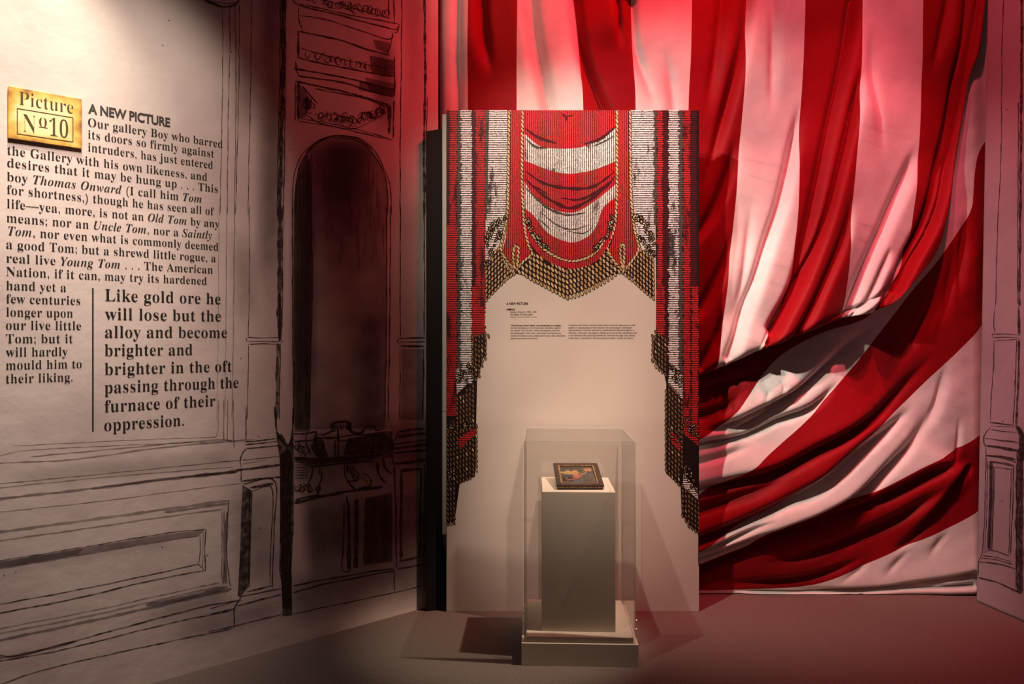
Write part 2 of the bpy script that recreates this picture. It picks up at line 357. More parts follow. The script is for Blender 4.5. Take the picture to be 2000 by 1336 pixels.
# frieze above the niche
for wd, P, m in [(3, [(470, -30), (520, 30), (800, 102), (1120, 185), (1140, 165)], 'ink'), (2.4, [(520, 22), (800, 85), (1145, 150)], 'ink'), (2, [(610, -20), (800, 35), (1090, 115)], 'ink'),
                 (3, [(1110, -20), (1115, 150)], 'ink2'), (2.5, [(1080, -20), (1075, 120)], 'ink'), (3, [(1145, 150), (1130, 205), (1110, 200)], 'ink'),
                 (2.2, [(520, 40), (520, 120), (545, 190)], 'ink'), (2.2, [(515, 95), (700, 125), (900, 190), (1080, 245), (1105, 205)], 'ink'), (2.4, [(1105, 205), (1085, 300), (1060, 330)], 'ink'),
                 (5, [(518, 188), (516, 360)], 'ink2'), (3.6, [(518, 195), (760, 245), (920, 300), (1085, 342)], 'ink'), (2, [(525, 298), (800, 372), (1115, 432)], 'ink2'), (3.2, [(512, 358), (700, 402), (900, 440), (1112, 478)], 'ink'),
                 (3, [(500, 380), (508, 440), (520, 470)], 'ink'), (3.5, [(488, 428), (700, 462), (930, 512), (1112, 560)], 'ink'), (3.5, [(512, 470), (800, 515), (960, 565), (1112, 606)], 'ink'), (3, [(1115, 350), (1115, 600)], 'ink'), (2, [(490, 420), (515, 405)], 'ink'),
                 (4, [(500, 506), (800, 570), (1085, 652)], 'ink'), (2.6, [(620, 552), (900, 605), (1080, 668)], 'ink'), (7, [(518, 505), (516, 752)], 'ink2'), (2, [(496, 752), (500, 510)], 'ink'),
                 (2.6, [(540, 530), (590, 590), (640, 645)], 'ink'), (2, [(525, 735), (800, 785), (1090, 862)], 'ink2'), (2.2, [(520, 752), (760, 792), (1100, 872)], 'ink'), (8, [(1085, 652), (1080, 830)], 'ink2'), (3, [(1112, 620), (1105, 862)], 'ink')]: D(z4, wd, P, m)
for P in [[(960, 345), (1112, 375), (1112, 475), (970, 455)], [(900, 500), (1112, 550), (1112, 600), (890, 560)], [(930, 480), (1112, 520), (1112, 600), (960, 570)], [(525, 530), (560, 560), (600, 640), (560, 730), (525, 735)], [(980, 245), (1090, 265), (1080, 335), (1000, 300)]]: W(z4, P, 'wash')
def loops(z, x0, y0, x1, y1, n, rx, ry, jit, m='ink', wd=1.5):
    for k in range(n):
        t = (k + .5) / n; x = x0 + (x1 - x0) * t + random.uniform(-jit, jit); y = y0 + (y1 - y0) * t + random.uniform(-jit, jit)
        a0 = random.uniform(0, 6); sw = random.uniform(3.4, 6); r1 = random.uniform(.7, 1.25)
        D(z, wd * random.uniform(.7, 1.5), [(x + rx * r1 * math.cos(a0 + sw * i / 6), y + ry * r1 * math.sin(a0 + sw * i / 6)) for i in range(7)], m)
loops(z4, 560, 335, 1090, 440, 17, 17, 27, 3); loops(z4, 640, 350, 1090, 450, 18, 9, 18, 8, 'ink2')
loops(z4, 700, 20, 1085, 90, 22, 20, 24, 9, 'ink2', 2); loops(z4, 560, -15, 720, 10, 8, 18, 16, 8, 'ink2', 2)
for (a, b_) in [((560, 610), (600, 680)), ((640, 715), (760, 740)), ((760, 735), (880, 755)), ((880, 750), (980, 715)), ((980, 705), (1060, 675))]:
    loops(z4, *a, *b_, 8, 22, 26, 13, 'ink', 1.6); loops(z4, *a, *b_, 6, 12, 14, 18, 'ink2', 2.2)
D(z4, 2, [(545, 700), (640, 760), (760, 790), (860, 800), (960, 760), (1060, 700)], 'ink2')
# arch outline and right pillar
D(z4, 2, [(480, 1336), (485, 1150), (500, 1050), (540, 960), (620, 890), (700, 850), (780, 840), (860, 850), (930, 880), (1000, 950), (1050, 1050), (1085, 1150), (1097, 1336)])
D(z4, 2.4, NICHE, 'ink'); D(z4, 3, [(560, 955), (620, 890), (700, 852), (800, 848), (900, 870), (980, 935)], 'ink2')
D(z4, 2, [(1160, -20), (1155, 500), (1150, 900), (1150, 1336)]); D(z4, 5, [(1300, -20), (1305, 500), (1297, 900), (1300, 1336)], 'ink2'); D(z4, 2, [(1318, 600), (1310, 1000), (1312, 1336)], 'ink2')
for wd, P, m in [(2.6, [(480, 0), (482, 700), (490, 1336)], 'ink'), (2, [(595, 0), (605, 500), (592, 1000), (590, 1336)], 'ink'), (2, [(1065, 0), (1066, 600), (1055, 1336)], 'ink'), (2.2, [(1090, 0), (1085, 700), (1075, 1336)], 'ink'),
                 (2, [(1152, 0), (1150, 400), (1150, 825)], 'ink'), (2.4, [(1297, 0), (1300, 500), (1297, 822)], 'ink'), (3, [(1140, 832), (1220, 826), (1308, 828)], 'ink'), (2, [(1142, 828), (1132, 850), (1145, 868)], 'ink'),
                 (2.4, [(1140, 852), (1305, 850)], 'ink'), (4.5, [(1148, 876), (1300, 880)], 'ink'), (1.8, [(1150, 892), (1148, 1336)], 'ink'), (3, [(1296, 892), (1290, 1336)], 'ink')]: D(z5, wd, P, m)
W(z5, [(1160, 895), (1290, 895), (1290, 1336), (1155, 1336)], 'faint')
# pillar base, left
for wd, P, m in [(2, [(185, -20), (182, 185)], 'ink'), (2.4, [(172, 192), (270, 182), (366, 170)], 'ink'), (2.2, [(180, 207), (370, 188)], 'ink'), (2.4, [(188, 230), (390, 212)], 'ink'),
                 (2.4, [(190, 228), (162, 258), (147, 310), (155, 345)], 'ink'), (1.6, [(155, 300), (390, 276)], 'ink2'), (1.6, [(155, 322), (300, 300)], 'wash'), (5, [(122, 358), (250, 345), (396, 326)], 'ink'), (3, [(155, 345), (155, 430)], 'ink'),
                 (4, [(160, 424), (280, 410), (402, 398)], 'ink'), (2.4, [(165, 440), (352, 425), (350, 700), (338, 1060)], 'ink'), (2, [(222, 482), (338, 470), (330, 800), (325, 1040)], 'ink'), (7, [(210, 462), (345, 440)], 'ink2'),
                 (3, [(188, 1080), (338, 1045)], 'ink'), (2.6, [(150, 1108), (398, 1060)], 'ink'), (3, [(125, 1165), (395, 1095)], 'ink'), (2.6, [(160, 1105), (122, 1160), (112, 1190), (115, 1300)], 'ink'),
                 (2, [(-40, 1318), (200, 1262), (400, 1212)], 'ink'), (2, [(-30, 1180), (120, 1135)], 'ink'), (2, [(-30, 1212), (115, 1178)], 'ink'),
                 (3, [(460, 1045), (700, 1000), (1000, 950), (1065, 945)], 'ink'), (3, [(460, 1085), (650, 1035), (900, 985), (1065, 955)], 'ink'), (2, [(460, 1212), (850, 1130), (1060, 1085), (1250, 1040)], 'ink'), (2, [(1062, 950), (1065, 1085)], 'ink')]: D(z6, wd, P, m)
W(z6, [(163, 448), (222, 482), (212, 800), (205, 1045), (150, 1110), (134, 1105), (150, 800), (155, 600)], 'ink2'); D(z6, 3, [(205, 480), (200, 1050)], 'ink')
W(z6, [(360, 130), (400, 150), (432, 208), (452, 170), (466, 150), (466, 700), (452, 960), (458, 1220), (398, 1225), (400, 1080), (380, 950), (385, 700), (384, 300)], 'ink2')
for k in range(8): D(z6, random.uniform(2, 4), [(390 + k * 9, 230 + 8 * abs(4 - k)), (392 + k * 8, 700), (402 + k * 7, 1180)], 'ink')
D(z6, 4, [(355, -20), (370, 140), (430, 215), (455, 160), (465, -20)], 'ink')
# mantelpiece
for wd, P, m in [(4, [(60, 300), (200, 300), (375, 275)], 'ink'), (3, [(90, 395), (250, 390), (360, 370)], 'ink'), (9, [(370, 280), (350, 350), (380, 480), (420, 600)], 'ink2'), (3, [(245, 300), (240, 400), (300, 560)], 'ink'),
                 (3, [(300, 420), (350, 560)], 'ink'), (4, [(385, 310), (470, 310), (560, 270), (610, 265)], 'ink'), (5, [(400, 350), (520, 355), (640, 350)], 'ink2'), (4, [(450, 380), (470, 500), (510, 590)], 'ink'), (5, [(600, 380), (600, 580)], 'ink2'),
                 (5, [(545, 230), (560, 180), (640, 152), (740, 150), (795, 175), (800, 240)], 'ink'), (4, [(620, 180), (640, 260), (635, 360)], 'ink'), (3, [(660, 170), (690, 270)], 'ink'), (3, [(710, 165), (700, 250)], 'ink'), (6, [(790, 170), (790, 260), (870, 295), (930, 290), (975, 215)], 'ink'),
                 (4, [(975, 215), (1090, 205), (1110, 260), (1200, 240)], 'ink'), (3, [(640, 340), (800, 320), (1000, 310), (1180, 280)], 'ink'), (3, [(640, 390), (760, 380)], 'ink'), (5, [(640, 300), (640, 590)], 'ink2'),
                 (6, [(90, 610), (400, 620), (800, 600), (1200, 560)], 'ink2'), (6, [(300, 660), (600, 640), (900, 620)], 'ink2'), (4, [(300, 710), (700, 670), (1100, 640)], 'ink'),
                 (6, [(95, 1160), (400, 1090), (800, 1010), (1200, 960)], 'ink2'), (4, [(95, 1130), (250, 1085), (500, 1065)], 'ink'),
                 (4, [(715, 680), (720, 800), (760, 900), (860, 1000)], 'ink'), (3, [(800, 660), (830, 720), (890, 800), (890, 870), (800, 890), (760, 880)], 'ink'), (3, [(890, 810), (960, 795), (1030, 850), (1045, 930), (980, 980)], 'ink'), (4, [(860, 1000), (950, 970), (1060, 960)], 'ink2'),
                 (6, [(1120, 640), (1135, 780), (1180, 860), (1240, 920)], 'ink2'), (7, [(1200, 600), (1220, 720), (1310, 800)], 'ink2'), (3, [(270, 680), (320, 730), (300, 850), (240, 950)], 'ink'), (3, [(400, 720), (440, 820), (410, 920), (390, 1030)], 'ink'), (3, [(410, 730), (395, 780), (430, 830)], 'ink2')]: D(z9, wd, P, m)
for k in range(7): D(z9, 1.8, [(95, 650 + 34 * k), (200, 655 + 32 * k), (310 - 6 * k, 640 + 33 * k)], 'ink')
loops(z9, 110, 960, 410, 1010, 16, 34, 40, 24, 'ink', 1.7); loops(z9, 740, 700, 860, 860, 9, 24, 30, 20, 'ink', 1.6); loops(z9, 940, 830, 1020, 960, 6, 16, 16, 12, 'ink', 1.3)
loops(z9, 90, 430, 230, 540, 10, 36, 40, 24, 'ink', 1.8)
for x, y in ((580, 225), (765, 215)): W(z9, [(x + 38 * math.cos(a), y + 42 * math.sin(a)) for a in np.linspace(0, 6.1, 14)], 'ink2')
W(z9, [(760, 360), (1000, 320), (1200, 270), (1310, 270), (1330, 500), (1200, 540), (830, 560), (700, 570), (720, 480)], 'ink2')
W(z9, [(90, 580), (420, 600), (1310, 520), (1310, 590), (900, 650), (300, 710), (100, 640)], 'wash'); W(z9, [(350, 330), (430, 350), (500, 590), (380, 600), (300, 480)], 'ink2')
for k in range(10): D(z9, 1.6, [(800 + 45 * k, 370 - 8 * k), (790 + 45 * k, 500 - 8 * k)], 'ink')
# fluted column and right pillar base
D(z6, 3, [(765, 540), (762, 800), (750, 950), (775, 965), (800, 955), (795, 540)], 'ink'); D(z6, 6, [(785, 530), (792, 700), (790, 950)], 'ink2'); D(z6, 4, [(780, 510), (785, 560)], 'ink')
W(z6, [(825, 535), (855, 530), (852, 800), (846, 935), (820, 940), (826, 700)], 'ink2'); D(z6, 3, [(840, 510), (842, 945)], 'ink')
W(z6, [(890, 525), (1050, 490), (1052, 900), (880, 925)], 'wash')
for k in range(12): D(z6, random.uniform(2, 5), [(893 + k * 14, 525 - 2 * k), (890 + k * 14, 700), (884 + k * 14.5, 920 - 2 * k)], 'ink2')
for wd, P, m in [(5, [(1085, 132), (1160, 120), (1240, 113)], 'ink2'), (7, [(1080, 162), (1250, 140)], 'ink2'), (3, [(1060, 205), (1250, 180)], 'ink'), (6, [(1058, 232), (1255, 206)], 'ink2'), (4, [(1050, 258), (1255, 240)], 'ink'),
                 (7, [(1058, 322), (1255, 300)], 'ink2'), (3, [(1062, 335), (1072, 600), (1075, 940)], 'ink'), (3, [(1242, 320), (1240, 600), (1236, 880)], 'ink'), (7, [(1100, 362), (1226, 350)], 'ink2'), (6, [(1105, 362), (1102, 890)], 'ink2'), (4, [(1222, 352), (1215, 868)], 'ink'),
                 (4, [(1090, 900), (1236, 868)], 'ink'), (3, [(1078, 945), (1240, 918)], 'ink'), (3, [(1085, 130), (1060, 200), (1050, 260), (1060, 330)], 'ink')]: D(z6, wd, P, m)
for x, y in [(504, 156), (512, 232), (405, 1084), (317, 1068), (505, 852), (508, 1031), (53, 1282), (96, 1297), (31, 1117), (8, 1123), (452, 101), (568, 291), (330, 40), (318, 88), (470, 700)]:
    D(lambda P: P, 3.0, [(x - 1.4, y - 1), (x + .2, y + .4), (x + 1.4, y + 1.2)], 'ink')
mural = mu.build('mural_drawing', wall_left)
soft_wash_shade('mural_wash_shade', WL, [([(672, 262), (668, 380), (664, 600)], 150, .85, .12, .85), ([(590, 330), (592, 600), (590, 820)], 60, .6, .2, .3),
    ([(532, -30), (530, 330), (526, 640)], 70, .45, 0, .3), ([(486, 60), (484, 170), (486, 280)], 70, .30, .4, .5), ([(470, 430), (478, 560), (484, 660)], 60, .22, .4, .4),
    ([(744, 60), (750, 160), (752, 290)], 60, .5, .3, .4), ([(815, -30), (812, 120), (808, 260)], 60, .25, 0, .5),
    ([(560, 900), (700, 890), (850, 870)], 150, .55, .15, 0), ([(585, 1040), (720, 1030), (850, 1000)], 260, .60, .1, 0), ([(540, 1180), (700, 1150), (850, 1120)], 120, .40, .2, 0),  # fireplace bay: fading light on the wall, painted in as dark wash
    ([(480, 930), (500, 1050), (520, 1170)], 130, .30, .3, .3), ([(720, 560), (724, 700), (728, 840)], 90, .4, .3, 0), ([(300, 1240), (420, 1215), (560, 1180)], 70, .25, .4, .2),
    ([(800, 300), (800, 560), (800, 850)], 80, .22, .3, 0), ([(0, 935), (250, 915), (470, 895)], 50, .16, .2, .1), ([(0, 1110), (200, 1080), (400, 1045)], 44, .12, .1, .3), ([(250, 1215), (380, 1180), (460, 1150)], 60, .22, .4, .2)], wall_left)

# the same kind of drawing on the right wall
mu2 = MB(); r1, r2, r3 = Z(3.03, 1340, 0), Z(4.45, 1880, 600), Z(3.817, 1880, 880)
for z, wd, P, m in [(r1, 1.8, [(1880, -20), (1870, 300), (1865, 900), (1845, 1333), (1832, 1815)], 'ink'), (r1, 6, [(1988, -20), (1985, 500), (1978, 1333), (1972, 1815)], 'ink2'), (r1, 2, [(1968, 600), (1962, 1800)], 'ink'),
                    (r2, 1.8, [(282, 0), (270, 120), (282, 225)], 'ink'), (r2, 1.8, [(262, 232), (380, 232), (492, 240)], 'ink'), (r2, 1.8, [(268, 262), (400, 260), (505, 268)], 'ink'), (r2, 1.8, [(275, 288), (380, 286), (480, 278)], 'ink'), (r2, 2, [(265, 228), (257, 246), (268, 264)], 'ink'),
                    (r2, 1.9, [(275, 290), (270, 500), (250, 800), (241, 995)], 'ink'), (r2, 6, [(490, 0), (492, 250)], 'ink2'), (r2, 2, [(470, 280), (462, 600), (440, 1030)], 'ink'), (r2, 5, [(494, 280), (485, 650), (468, 1030)], 'ink2'), (r2, 4, [(455, 640), (450, 690)], 'ink'),
                    (r2, 3, [(230, 1002), (350, 1015), (450, 1026)], 'ink'), (r2, 1.6, [(245, 1030), (450, 1044)], 'ink2'), (r2, 2, [(245, 1062), (360, 1080), (470, 1090)], 'ink'), (r2, 2.4, [(245, 1045), (212, 1078), (185, 1130), (186, 1180), (205, 1215)], 'ink'),
                    (r2, 3, [(188, 1135), (350, 1160), (490, 1176)], 'ink2'), (r2, 6, [(192, 1200), (350, 1225), (500, 1250)], 'ink'), (r2, 2.4, [(205, 1215), (205, 1336)], 'ink'), (r2, 4, [(208, 1292), (350, 1300), (470, 1325)], 'ink'), (r2, 10, [(460, 1030), (505, 1110), (515, 1336)], 'ink2'), (r2, 8, [(475, 1030), (530, 1130), (534, 1336)], 'ink2'),
                    (r3, 3.4, [(172, 36), (300, 55), (402, 86)], 'ink'), (r3, 2, [(176, 40), (168, 400), (150, 755), (122, 815), (116, 945)], 'ink'), (r3, 2, [(188, 70), (182, 400), (168, 750)], 'ink2'), (r3, 6, [(200, 82), (290, 92), (376, 112)], 'ink2'), (r3, 7, [(214, 80), (210, 400), (195, 735)], 'ink2'), (r3, 2, [(238, 122), (232, 400), (220, 740)], 'ink'),
                    (r3, 2, [(238, 122), (362, 140)], 'ink'), (r3, 2, [(364, 130), (358, 400), (345, 775)], 'ink'), (r3, 2.2, [(382, 105), (375, 400), (358, 775)], 'ink'), (r3, 2.2, [(152, 765), (218, 745), (350, 785)], 'ink'), (r3, 2, [(150, 782), (250, 795), (365, 830)], 'ink'), (r3, 2, [(140, 800), (260, 815), (375, 850)], 'ink'),
                    (r3, 3, [(122, 828), (260, 845), (402, 884)], 'ink'), (r3, 3.4, [(112, 945), (260, 985), (442, 1066)], 'ink'), (r3, 12, [(425, -20), (415, 400), (415, 700), (420, 1055)], 'ink2'), (r3, 8, [(445, -20), (440, 500), (440, 1062)], 'ink2'), (r3, 2, [(402, 90), (405, 500), (398, 1030)], 'ink')]:
    stroke(mu2, WR, z(P), wd * .8, m)
for x, y in [(1967, 214), (1959, 822), (1957, 979)]: stroke(mu2, WR, [(x - 1.5, y - 1), (x + 1.5, y + 1.4)], 3.2, 'ink')
fill(mu2, WR, r3([(205, 90), (238, 122), (222, 740), (185, 740)]), 'wash')
mu2.build('mural_drawing', wall_right)

# ------------------------------------------------------------------ lettering on the left wall
t1 = lambda x, y: (x / 2.968, y / 2.968)
t2 = lambda x, y: (x / 2.968, 430 + y / 2.968)
def wall_line(mb, T, x, y, xr, body, cap, m='letter', off=-.004, sans=False, track=1.0):
    s0, z0 = WL.coord(*T(x, y)); s1, _ = WL.coord(*T(xr, y))
    line_on(mb, lambda a, b: WL.pt(s0 + a, z0 + b, .0014), body, s1 - s0, cap, m, off, sans, 0, track)
hd = MB(); wall_line(hd, t1, 511, 654, 986, 'A NEW PICTURE', .0325, 'letter_grey', .034, True, .98); hd.build('heading_lettering', wall_left)
st = MB()
for T, x, y, xr, body in [(t1, 510, 732, 1290, 'Our gallery Boy who barred'), (t1, 510, 802, 1240, 'its doors so firmly against'), (t1, 510, 876, 1233, 'intruders, has just entered'),
        (t1, 42, 895, 1200, 'the Gallery with his own likeness, and'), (t1, 42, 967, 1262, 'desires that it may be hung up . . . This'), (t1, 40, 1048, 1168, 'boy *Thomas Onward* (I call him *Tom*'),
        (t1, 40, 1123, 1240, 'for shortness,) though he has seen all of'), (t1, 40, 1205, 1270, 'life—yea, more, is not an *Old Tom* by any'), (t1, 38, 1286, 1228, 'means; nor an *Uncle Tom*, nor a *Saintly*'),
        (t2, 47, 86, 1265, '*Tom*, nor even what is commonly deemed'), (t2, 36, 164, 1250, 'a good Tom; but a shrewd little rogue, a'), (t2, 36, 244, 1233, 'real live *Young Tom* . . . The American'),
        (t2, 36, 322, 1198, 'Nation, if it can, may try its hardened'), (t2, 36, 403, 383, 'hand yet a'), (t2, 36, 480, 465, 'few centuries'), (t2, 36, 557, 422, 'longer upon'),
        (t2, 34, 633, 470, 'our live little'), (t2, 34, 712, 422, 'Tom; but it'), (t2, 34, 790, 392, 'will hardly'), (t2, 34, 866, 473, 'mould him to'), (t2, 34, 945, 420, 'their liking.')]:
    wall_line(st, T, x, y, xr, mixed(body), .0308, 'letter', -.0060, False, 1.05)
st.build('story_lettering', wall_left)
qt = MB()
for x, y, xr, body in [(608, 468, 1278, 'Like gold ore he'), (608, 577, 1280, 'will lose but the'), (608, 681, 1315, 'alloy and become'), (606, 788, 1115, 'brighter and'),
                       (606, 897, 1342, 'brighter in the oft'), (606, 1003, 1382, 'passing through the'), (606, 1113, 1248, 'furnace of their'), (604, 1222, 1065, 'oppression.')]:
    wall_line(qt, t2, x, y, xr, roman(body), .0440, 'letter', -.0050, False, 1.05)
qt.build('quotation_lettering', wall_left)
dv = MB(); a, z0 = WL.coord(*t2(538, 1223)); _, z1 = WL.coord(*t2(538, 394)); dv.poly([WL.pt(a - .0025, z0, .0014), WL.pt(a + .0025, z0, .0014), WL.pt(a + .0025, z1, .0014), WL.pt(a - .0025, z1, .0014)], 'letter')
dv.build('divider_line', wall_left)

# ------------------------------------------------------------------ gilt plaque on the left wall
gold = mat('aged_gold', (.86, .60, .20), .45, .4, None, (40, .2, .003))
nt = gold.node_tree; bs = nt.nodes['Principled BSDF']; tc = nt.nodes.new('ShaderNodeTexCoord')
sep = nt.nodes.new('ShaderNodeSeparateXYZ'); nt.links.new(tc.outputs['Generated'], sep.inputs[0])
def mth(op, a, b=0.0):
    n = nt.nodes.new('ShaderNodeMath'); n.operation = op
    for i, v in enumerate((a, b)):
        if isinstance(v, (int, float)): n.inputs[i].default_value = v
        else: nt.links.new(v, n.inputs[i])
    return n.outputs[0]
ex = mth('ABSOLUTE', mth('SUBTRACT', sep.outputs[0], .5)); ez = mth('ABSOLUTE', mth('SUBTRACT', sep.outputs[2], .5))
ed = mth('MAXIMUM', ex, ez)
nz = nt.nodes.new('ShaderNodeTexNoise'); nz.inputs['Scale'].default_value = 22; nz.inputs['Detail'].default_value = 7; nt.links.new(tc.outputs['Object'], nz.inputs['Vector'])
fac = mth('ADD', ed, mth('MULTIPLY', mth('SUBTRACT', nz.outputs['Fac'], .5), .42))
rp = nt.nodes.new('ShaderNodeValToRGB'); nt.links.new(fac, rp.inputs['Fac']); e = rp.color_ramp.elements
e[0].position = .24; e[0].color = (.84, .66, .32, 1); e[1].position = .56; e[1].color = (.20, .08, .012, 1); k = e.new(.42); k.color = (.70, .40, .07, 1)
nt.links.new(rp.outputs['Color'], bs.inputs['Base Color']); M['gold'] = gold
M['engrave'] = mat('brown_engraving', (.075, .045, .018), .6, .2)
TH = .012
PO = WL.o + WL.n * TH
WP = Plane(PO, WL.u, WL.v)
def pc(x, y): return WP.coord(*t1(x, y))
sl, zt = pc(46, 497); _, zb = pc(42, 801); sr, zt2 = pc(473, 573); _, zb2 = pc(465, 860)
zt = (zt + zt2) / 2; zb = (zb + zb2) / 2
plq = MB(); C8 = [WL.pt(a, z, e) for e in (.0005, TH) for z in (zb, zt) for a in (sl, sr)]
plq.raw(C8, [(0, 1, 3, 2), (4, 6, 7, 5), (0, 4, 5, 1), (2, 3, 7, 6), (0, 2, 6, 4), (1, 5, 7, 3)], 'gold')
plaque = tag(plq.build('plaque', bevel=.0015), 'small gilt plaque lettered Picture No 10, with browned edges, at upper left on the wall', 'plaque')
pb = MB()
s0, za = pc(110, 607); s1, _ = pc(425, 655)
line_on(pb, lambda a, b: WL.pt(s0 + a, za + b, TH + .0008), roman('Picture'), s1 - s0, .047, 'engrave', -.0145)
pb.build('word_lettering', plaque)
pb = MB()
for body, xa, xb, yb, cap, lift in [('N', 133, 208, 763, .062, 0), ('o', 226, 272, 760, .050, .026), ('10', 286, 395, 775, .062, 0)]:
    sa, zz = pc(xa, yb); sb, _ = pc(xb, yb)
    _, zz = pc(133, 763)
    line_on(pb, lambda a, b: WL.pt(sa + a, zz + b + lift, TH + .0008), roman(body), sb - sa, cap, 'engrave', -.0135)
sa, zz = pc(224, 735); sb, _ = pc(276, 735); pb.poly([WL.pt(sa, zz - .0012, TH + .0008), WL.pt(sb, zz - .0012, TH + .0008), WL.pt(sb, zz + .0012, TH + .0008), WL.pt(sa, zz + .0012, TH + .0008)], 'engrave')
pb.build('number_lettering', plaque)
pb = MB(); sa, zu = pc(100, 627); sb, zu2 = pc(423, 684); _, zl = pc(97, 776); _, zl2 = pc(420, 822); zu = (zu + zu2) / 2; zl = (zl + zl2) / 2
def bar(a0, a1, q0, q1): pb.poly([WL.pt(a0, q0, TH + .0008), WL.pt(a1, q0, TH + .0008), WL.pt(a1, q1, TH + .0008), WL.pt(a0, q1, TH + .0008)], 'engrave')
lw = .0014
bar(sa, sb, zu - lw, zu + lw); bar(sa, sb, zl - lw, zl + lw); bar(sa - lw, sa + lw, zl, zu); bar(sb - lw, sb + lw, zl, zu)
pb.build('border_line', plaque)

# ------------------------------------------------------------------ the striped drape
def resample(P, n):
    Q = np.array(catmull(P, 3.0)); L = np.concatenate([[0], np.cumsum(np.linalg.norm(np.diff(Q, axis=0), axis=1))]); t = np.linspace(0, L[-1], n)
    return np.stack([np.interp(t, L, Q[:, 0]), np.interp(t, L, Q[:, 1])], 1)
def signed_dist(X, Y, P):
    """signed distance to a polyline (positive on its left as drawn, y down) and position along it 0..1"""
    P = np.array(catmull(P, 22.0)); best = np.full(X.shape, 1e9); sg = np.ones(X.shape); tt = np.zeros(X.shape)
    L = np.concatenate([[0], np.cumsum(np.linalg.norm(np.diff(P, axis=0), axis=1))])
    T = np.gradient(P, axis=0); T /= np.linalg.norm(T, axis=1)[:, None]
    for i in range(len(P) - 1):
        a, b_ = P[i], P[i + 1]; d = b_ - a; l2 = d @ d
        t = np.clip(((X - a[0]) * d[0] + (Y - a[1]) * d[1]) / l2, 0, 1)
        qx, qy = X - a[0] - t * d[0], Y - a[1] - t * d[1]; r = np.hypot(qx, qy); m = r < best
        tx, ty = T[i][0] * (1 - t) + T[i + 1][0] * t, T[i][1] * (1 - t) + T[i + 1][1] * t
        best = np.where(m, r, best); sg = np.where(m, np.sign(tx * qy - ty * qx), sg)
        tt = np.where(m, (L[i] + t * math.sqrt(l2)) / L[-1], tt)
    return best * sg, tt
def smooth(t): t = np.clip(t, 0, 1); return t * t * (3 - 2 * t)
def folds(X, Y, specs):
    """each fold: valley polyline, side of its crest (+1 / -1), steep width px, height m, tail px, fade at start/end"""
    h = np.zeros(X.shape)
    for P, side, wd, amp, tail, f0, f1 in specs:
        d, t = signed_dist(X, Y, P); d = d * side
        q = np.where(d < wd, d / wd, 1 + (d - wd) / tail); q = np.clip(q, 0, None); gw = wd * np.where(d > 0, .55, .38)
        prof = .62 * q * np.exp(1 - q) - .78 * np.exp(-(d / gw) ** 2)
        fade = np.minimum(1, np.minimum(t / min(.5, 1.7 * f0) if f0 else 1, (1 - t) / min(.5, 1.7 * f1) if f1 else 1))
        h += amp * prof * smooth(fade)
    return h
def noise2(X, Y, seed, sc):
    r = np.random.RandomState(seed); o = np.zeros(X.shape)
    for k in range(7):
        a = r.uniform(0, 6.28); fr = r.uniform(.6, 1.8) / sc; o += np.sin((X * math.cos(a) + Y * math.sin(a)) * fr + r.uniform(0, 6.28))
    return o / 7
def sheet(bounds, cols, rows, colours, depth):
    R = [resample(P, rows) for P in bounds]; G = []; MI = []
    for i in range(len(R) - 1):
        n = cols[i]
        for k in range(n): G.append(R[i] + (R[i + 1] - R[i]) * k / n); MI.append(colours[i])
    G.append(R[-1]); G = np.array(G)                               # (columns, rows, 2)
    U, V = np.meshgrid(np.linspace(0, 1, G.shape[0]), np.linspace(0, 1, rows), indexing='ij')
    Yd = depth(G[..., 0], G[..., 1], U, V)
    # the traced outline is metric on the hanging plane 3.45 m away; folds move straight out from it
    Xw = (G[..., 0] - CX) * 3.45 / F; Zw = H + (CY - G[..., 1]) * 3.45 / F
    verts = np.stack([Xw, Yd, Zw], -1).reshape(-1, 3)
    verts[:, 2] = np.maximum(verts[:, 2], .004)
    faces = []; mi = []
    for c in range(G.shape[0] - 1):
        for r in range(rows - 1):
            a = c * rows + r; faces.append((a, a + 1, a + rows + 1, a + rows)); mi.append(MI[c])
    return verts, faces, mi
def cloth(name, parent, data):
    v, f, mi = data
    me = bpy.data.meshes.new(name); me.from_pydata(v.tolist(), [], f); me.materials.append(M['white']); me.materials.append(M['red'])
    me.polygons.foreach_set('material_index', mi); me.polygons.foreach_set('use_smooth', [True] * len(f)); me.update()
    o = bpy.data.objects.new(name, me); COL.objects.link(o); o.parent = parent
    s = o.modifiers.new('thickness', 'SOLIDIFY'); s.thickness = .0015; s.offset = 0
    return o
drape = empty('striped_drape', (0, 0, 0), 'huge red and white striped cloth hung in folds from floor to ceiling behind the board', 'drape')
UP = [[(857, -40), (857, 300), (859, 800), (862, 1040), (872, 1090)],
      [(915, -40), (913, 112), (913, 216), (911, 650), (915, 1150)],
      [(1011, -40), (1009, 112), (1009, 216), (1008, 600), (1010, 1150)],
      [(1118, -40), (1130, 56), (1134, 140), (1139, 216), (1145, 500), (1130, 900)],
      [(1235, -40), (1238, 112), (1243, 216), (1245, 450), (1235, 860)],
      [(1356, -40), (1353, 98), (1348, 216), (1345, 450), (1340, 600), (1340, 745)],
      [(1466, -40), (1454, 165), (1436, 406), (1422, 532), (1406, 657), (1396, 722)],
      [(1576, -40), (1568, 181), (1558, 403), (1550, 482), (1538, 578), (1500, 650), (1480, 683)],
      [(1688, -40), (1680, 148), (1665, 313), (1655, 425), (1647, 532), (1637, 622)],
      [(1814, -40), (1810, 165), (1802, 297), (1786, 416), (1774, 492), (1749, 545), (1703, 610)],
      [(1938, -40), (1927, 13), (1916, 100), (1901, 142), (1881, 247), (1845, 429), (1820, 499), (1769, 555), (1724, 598)]]
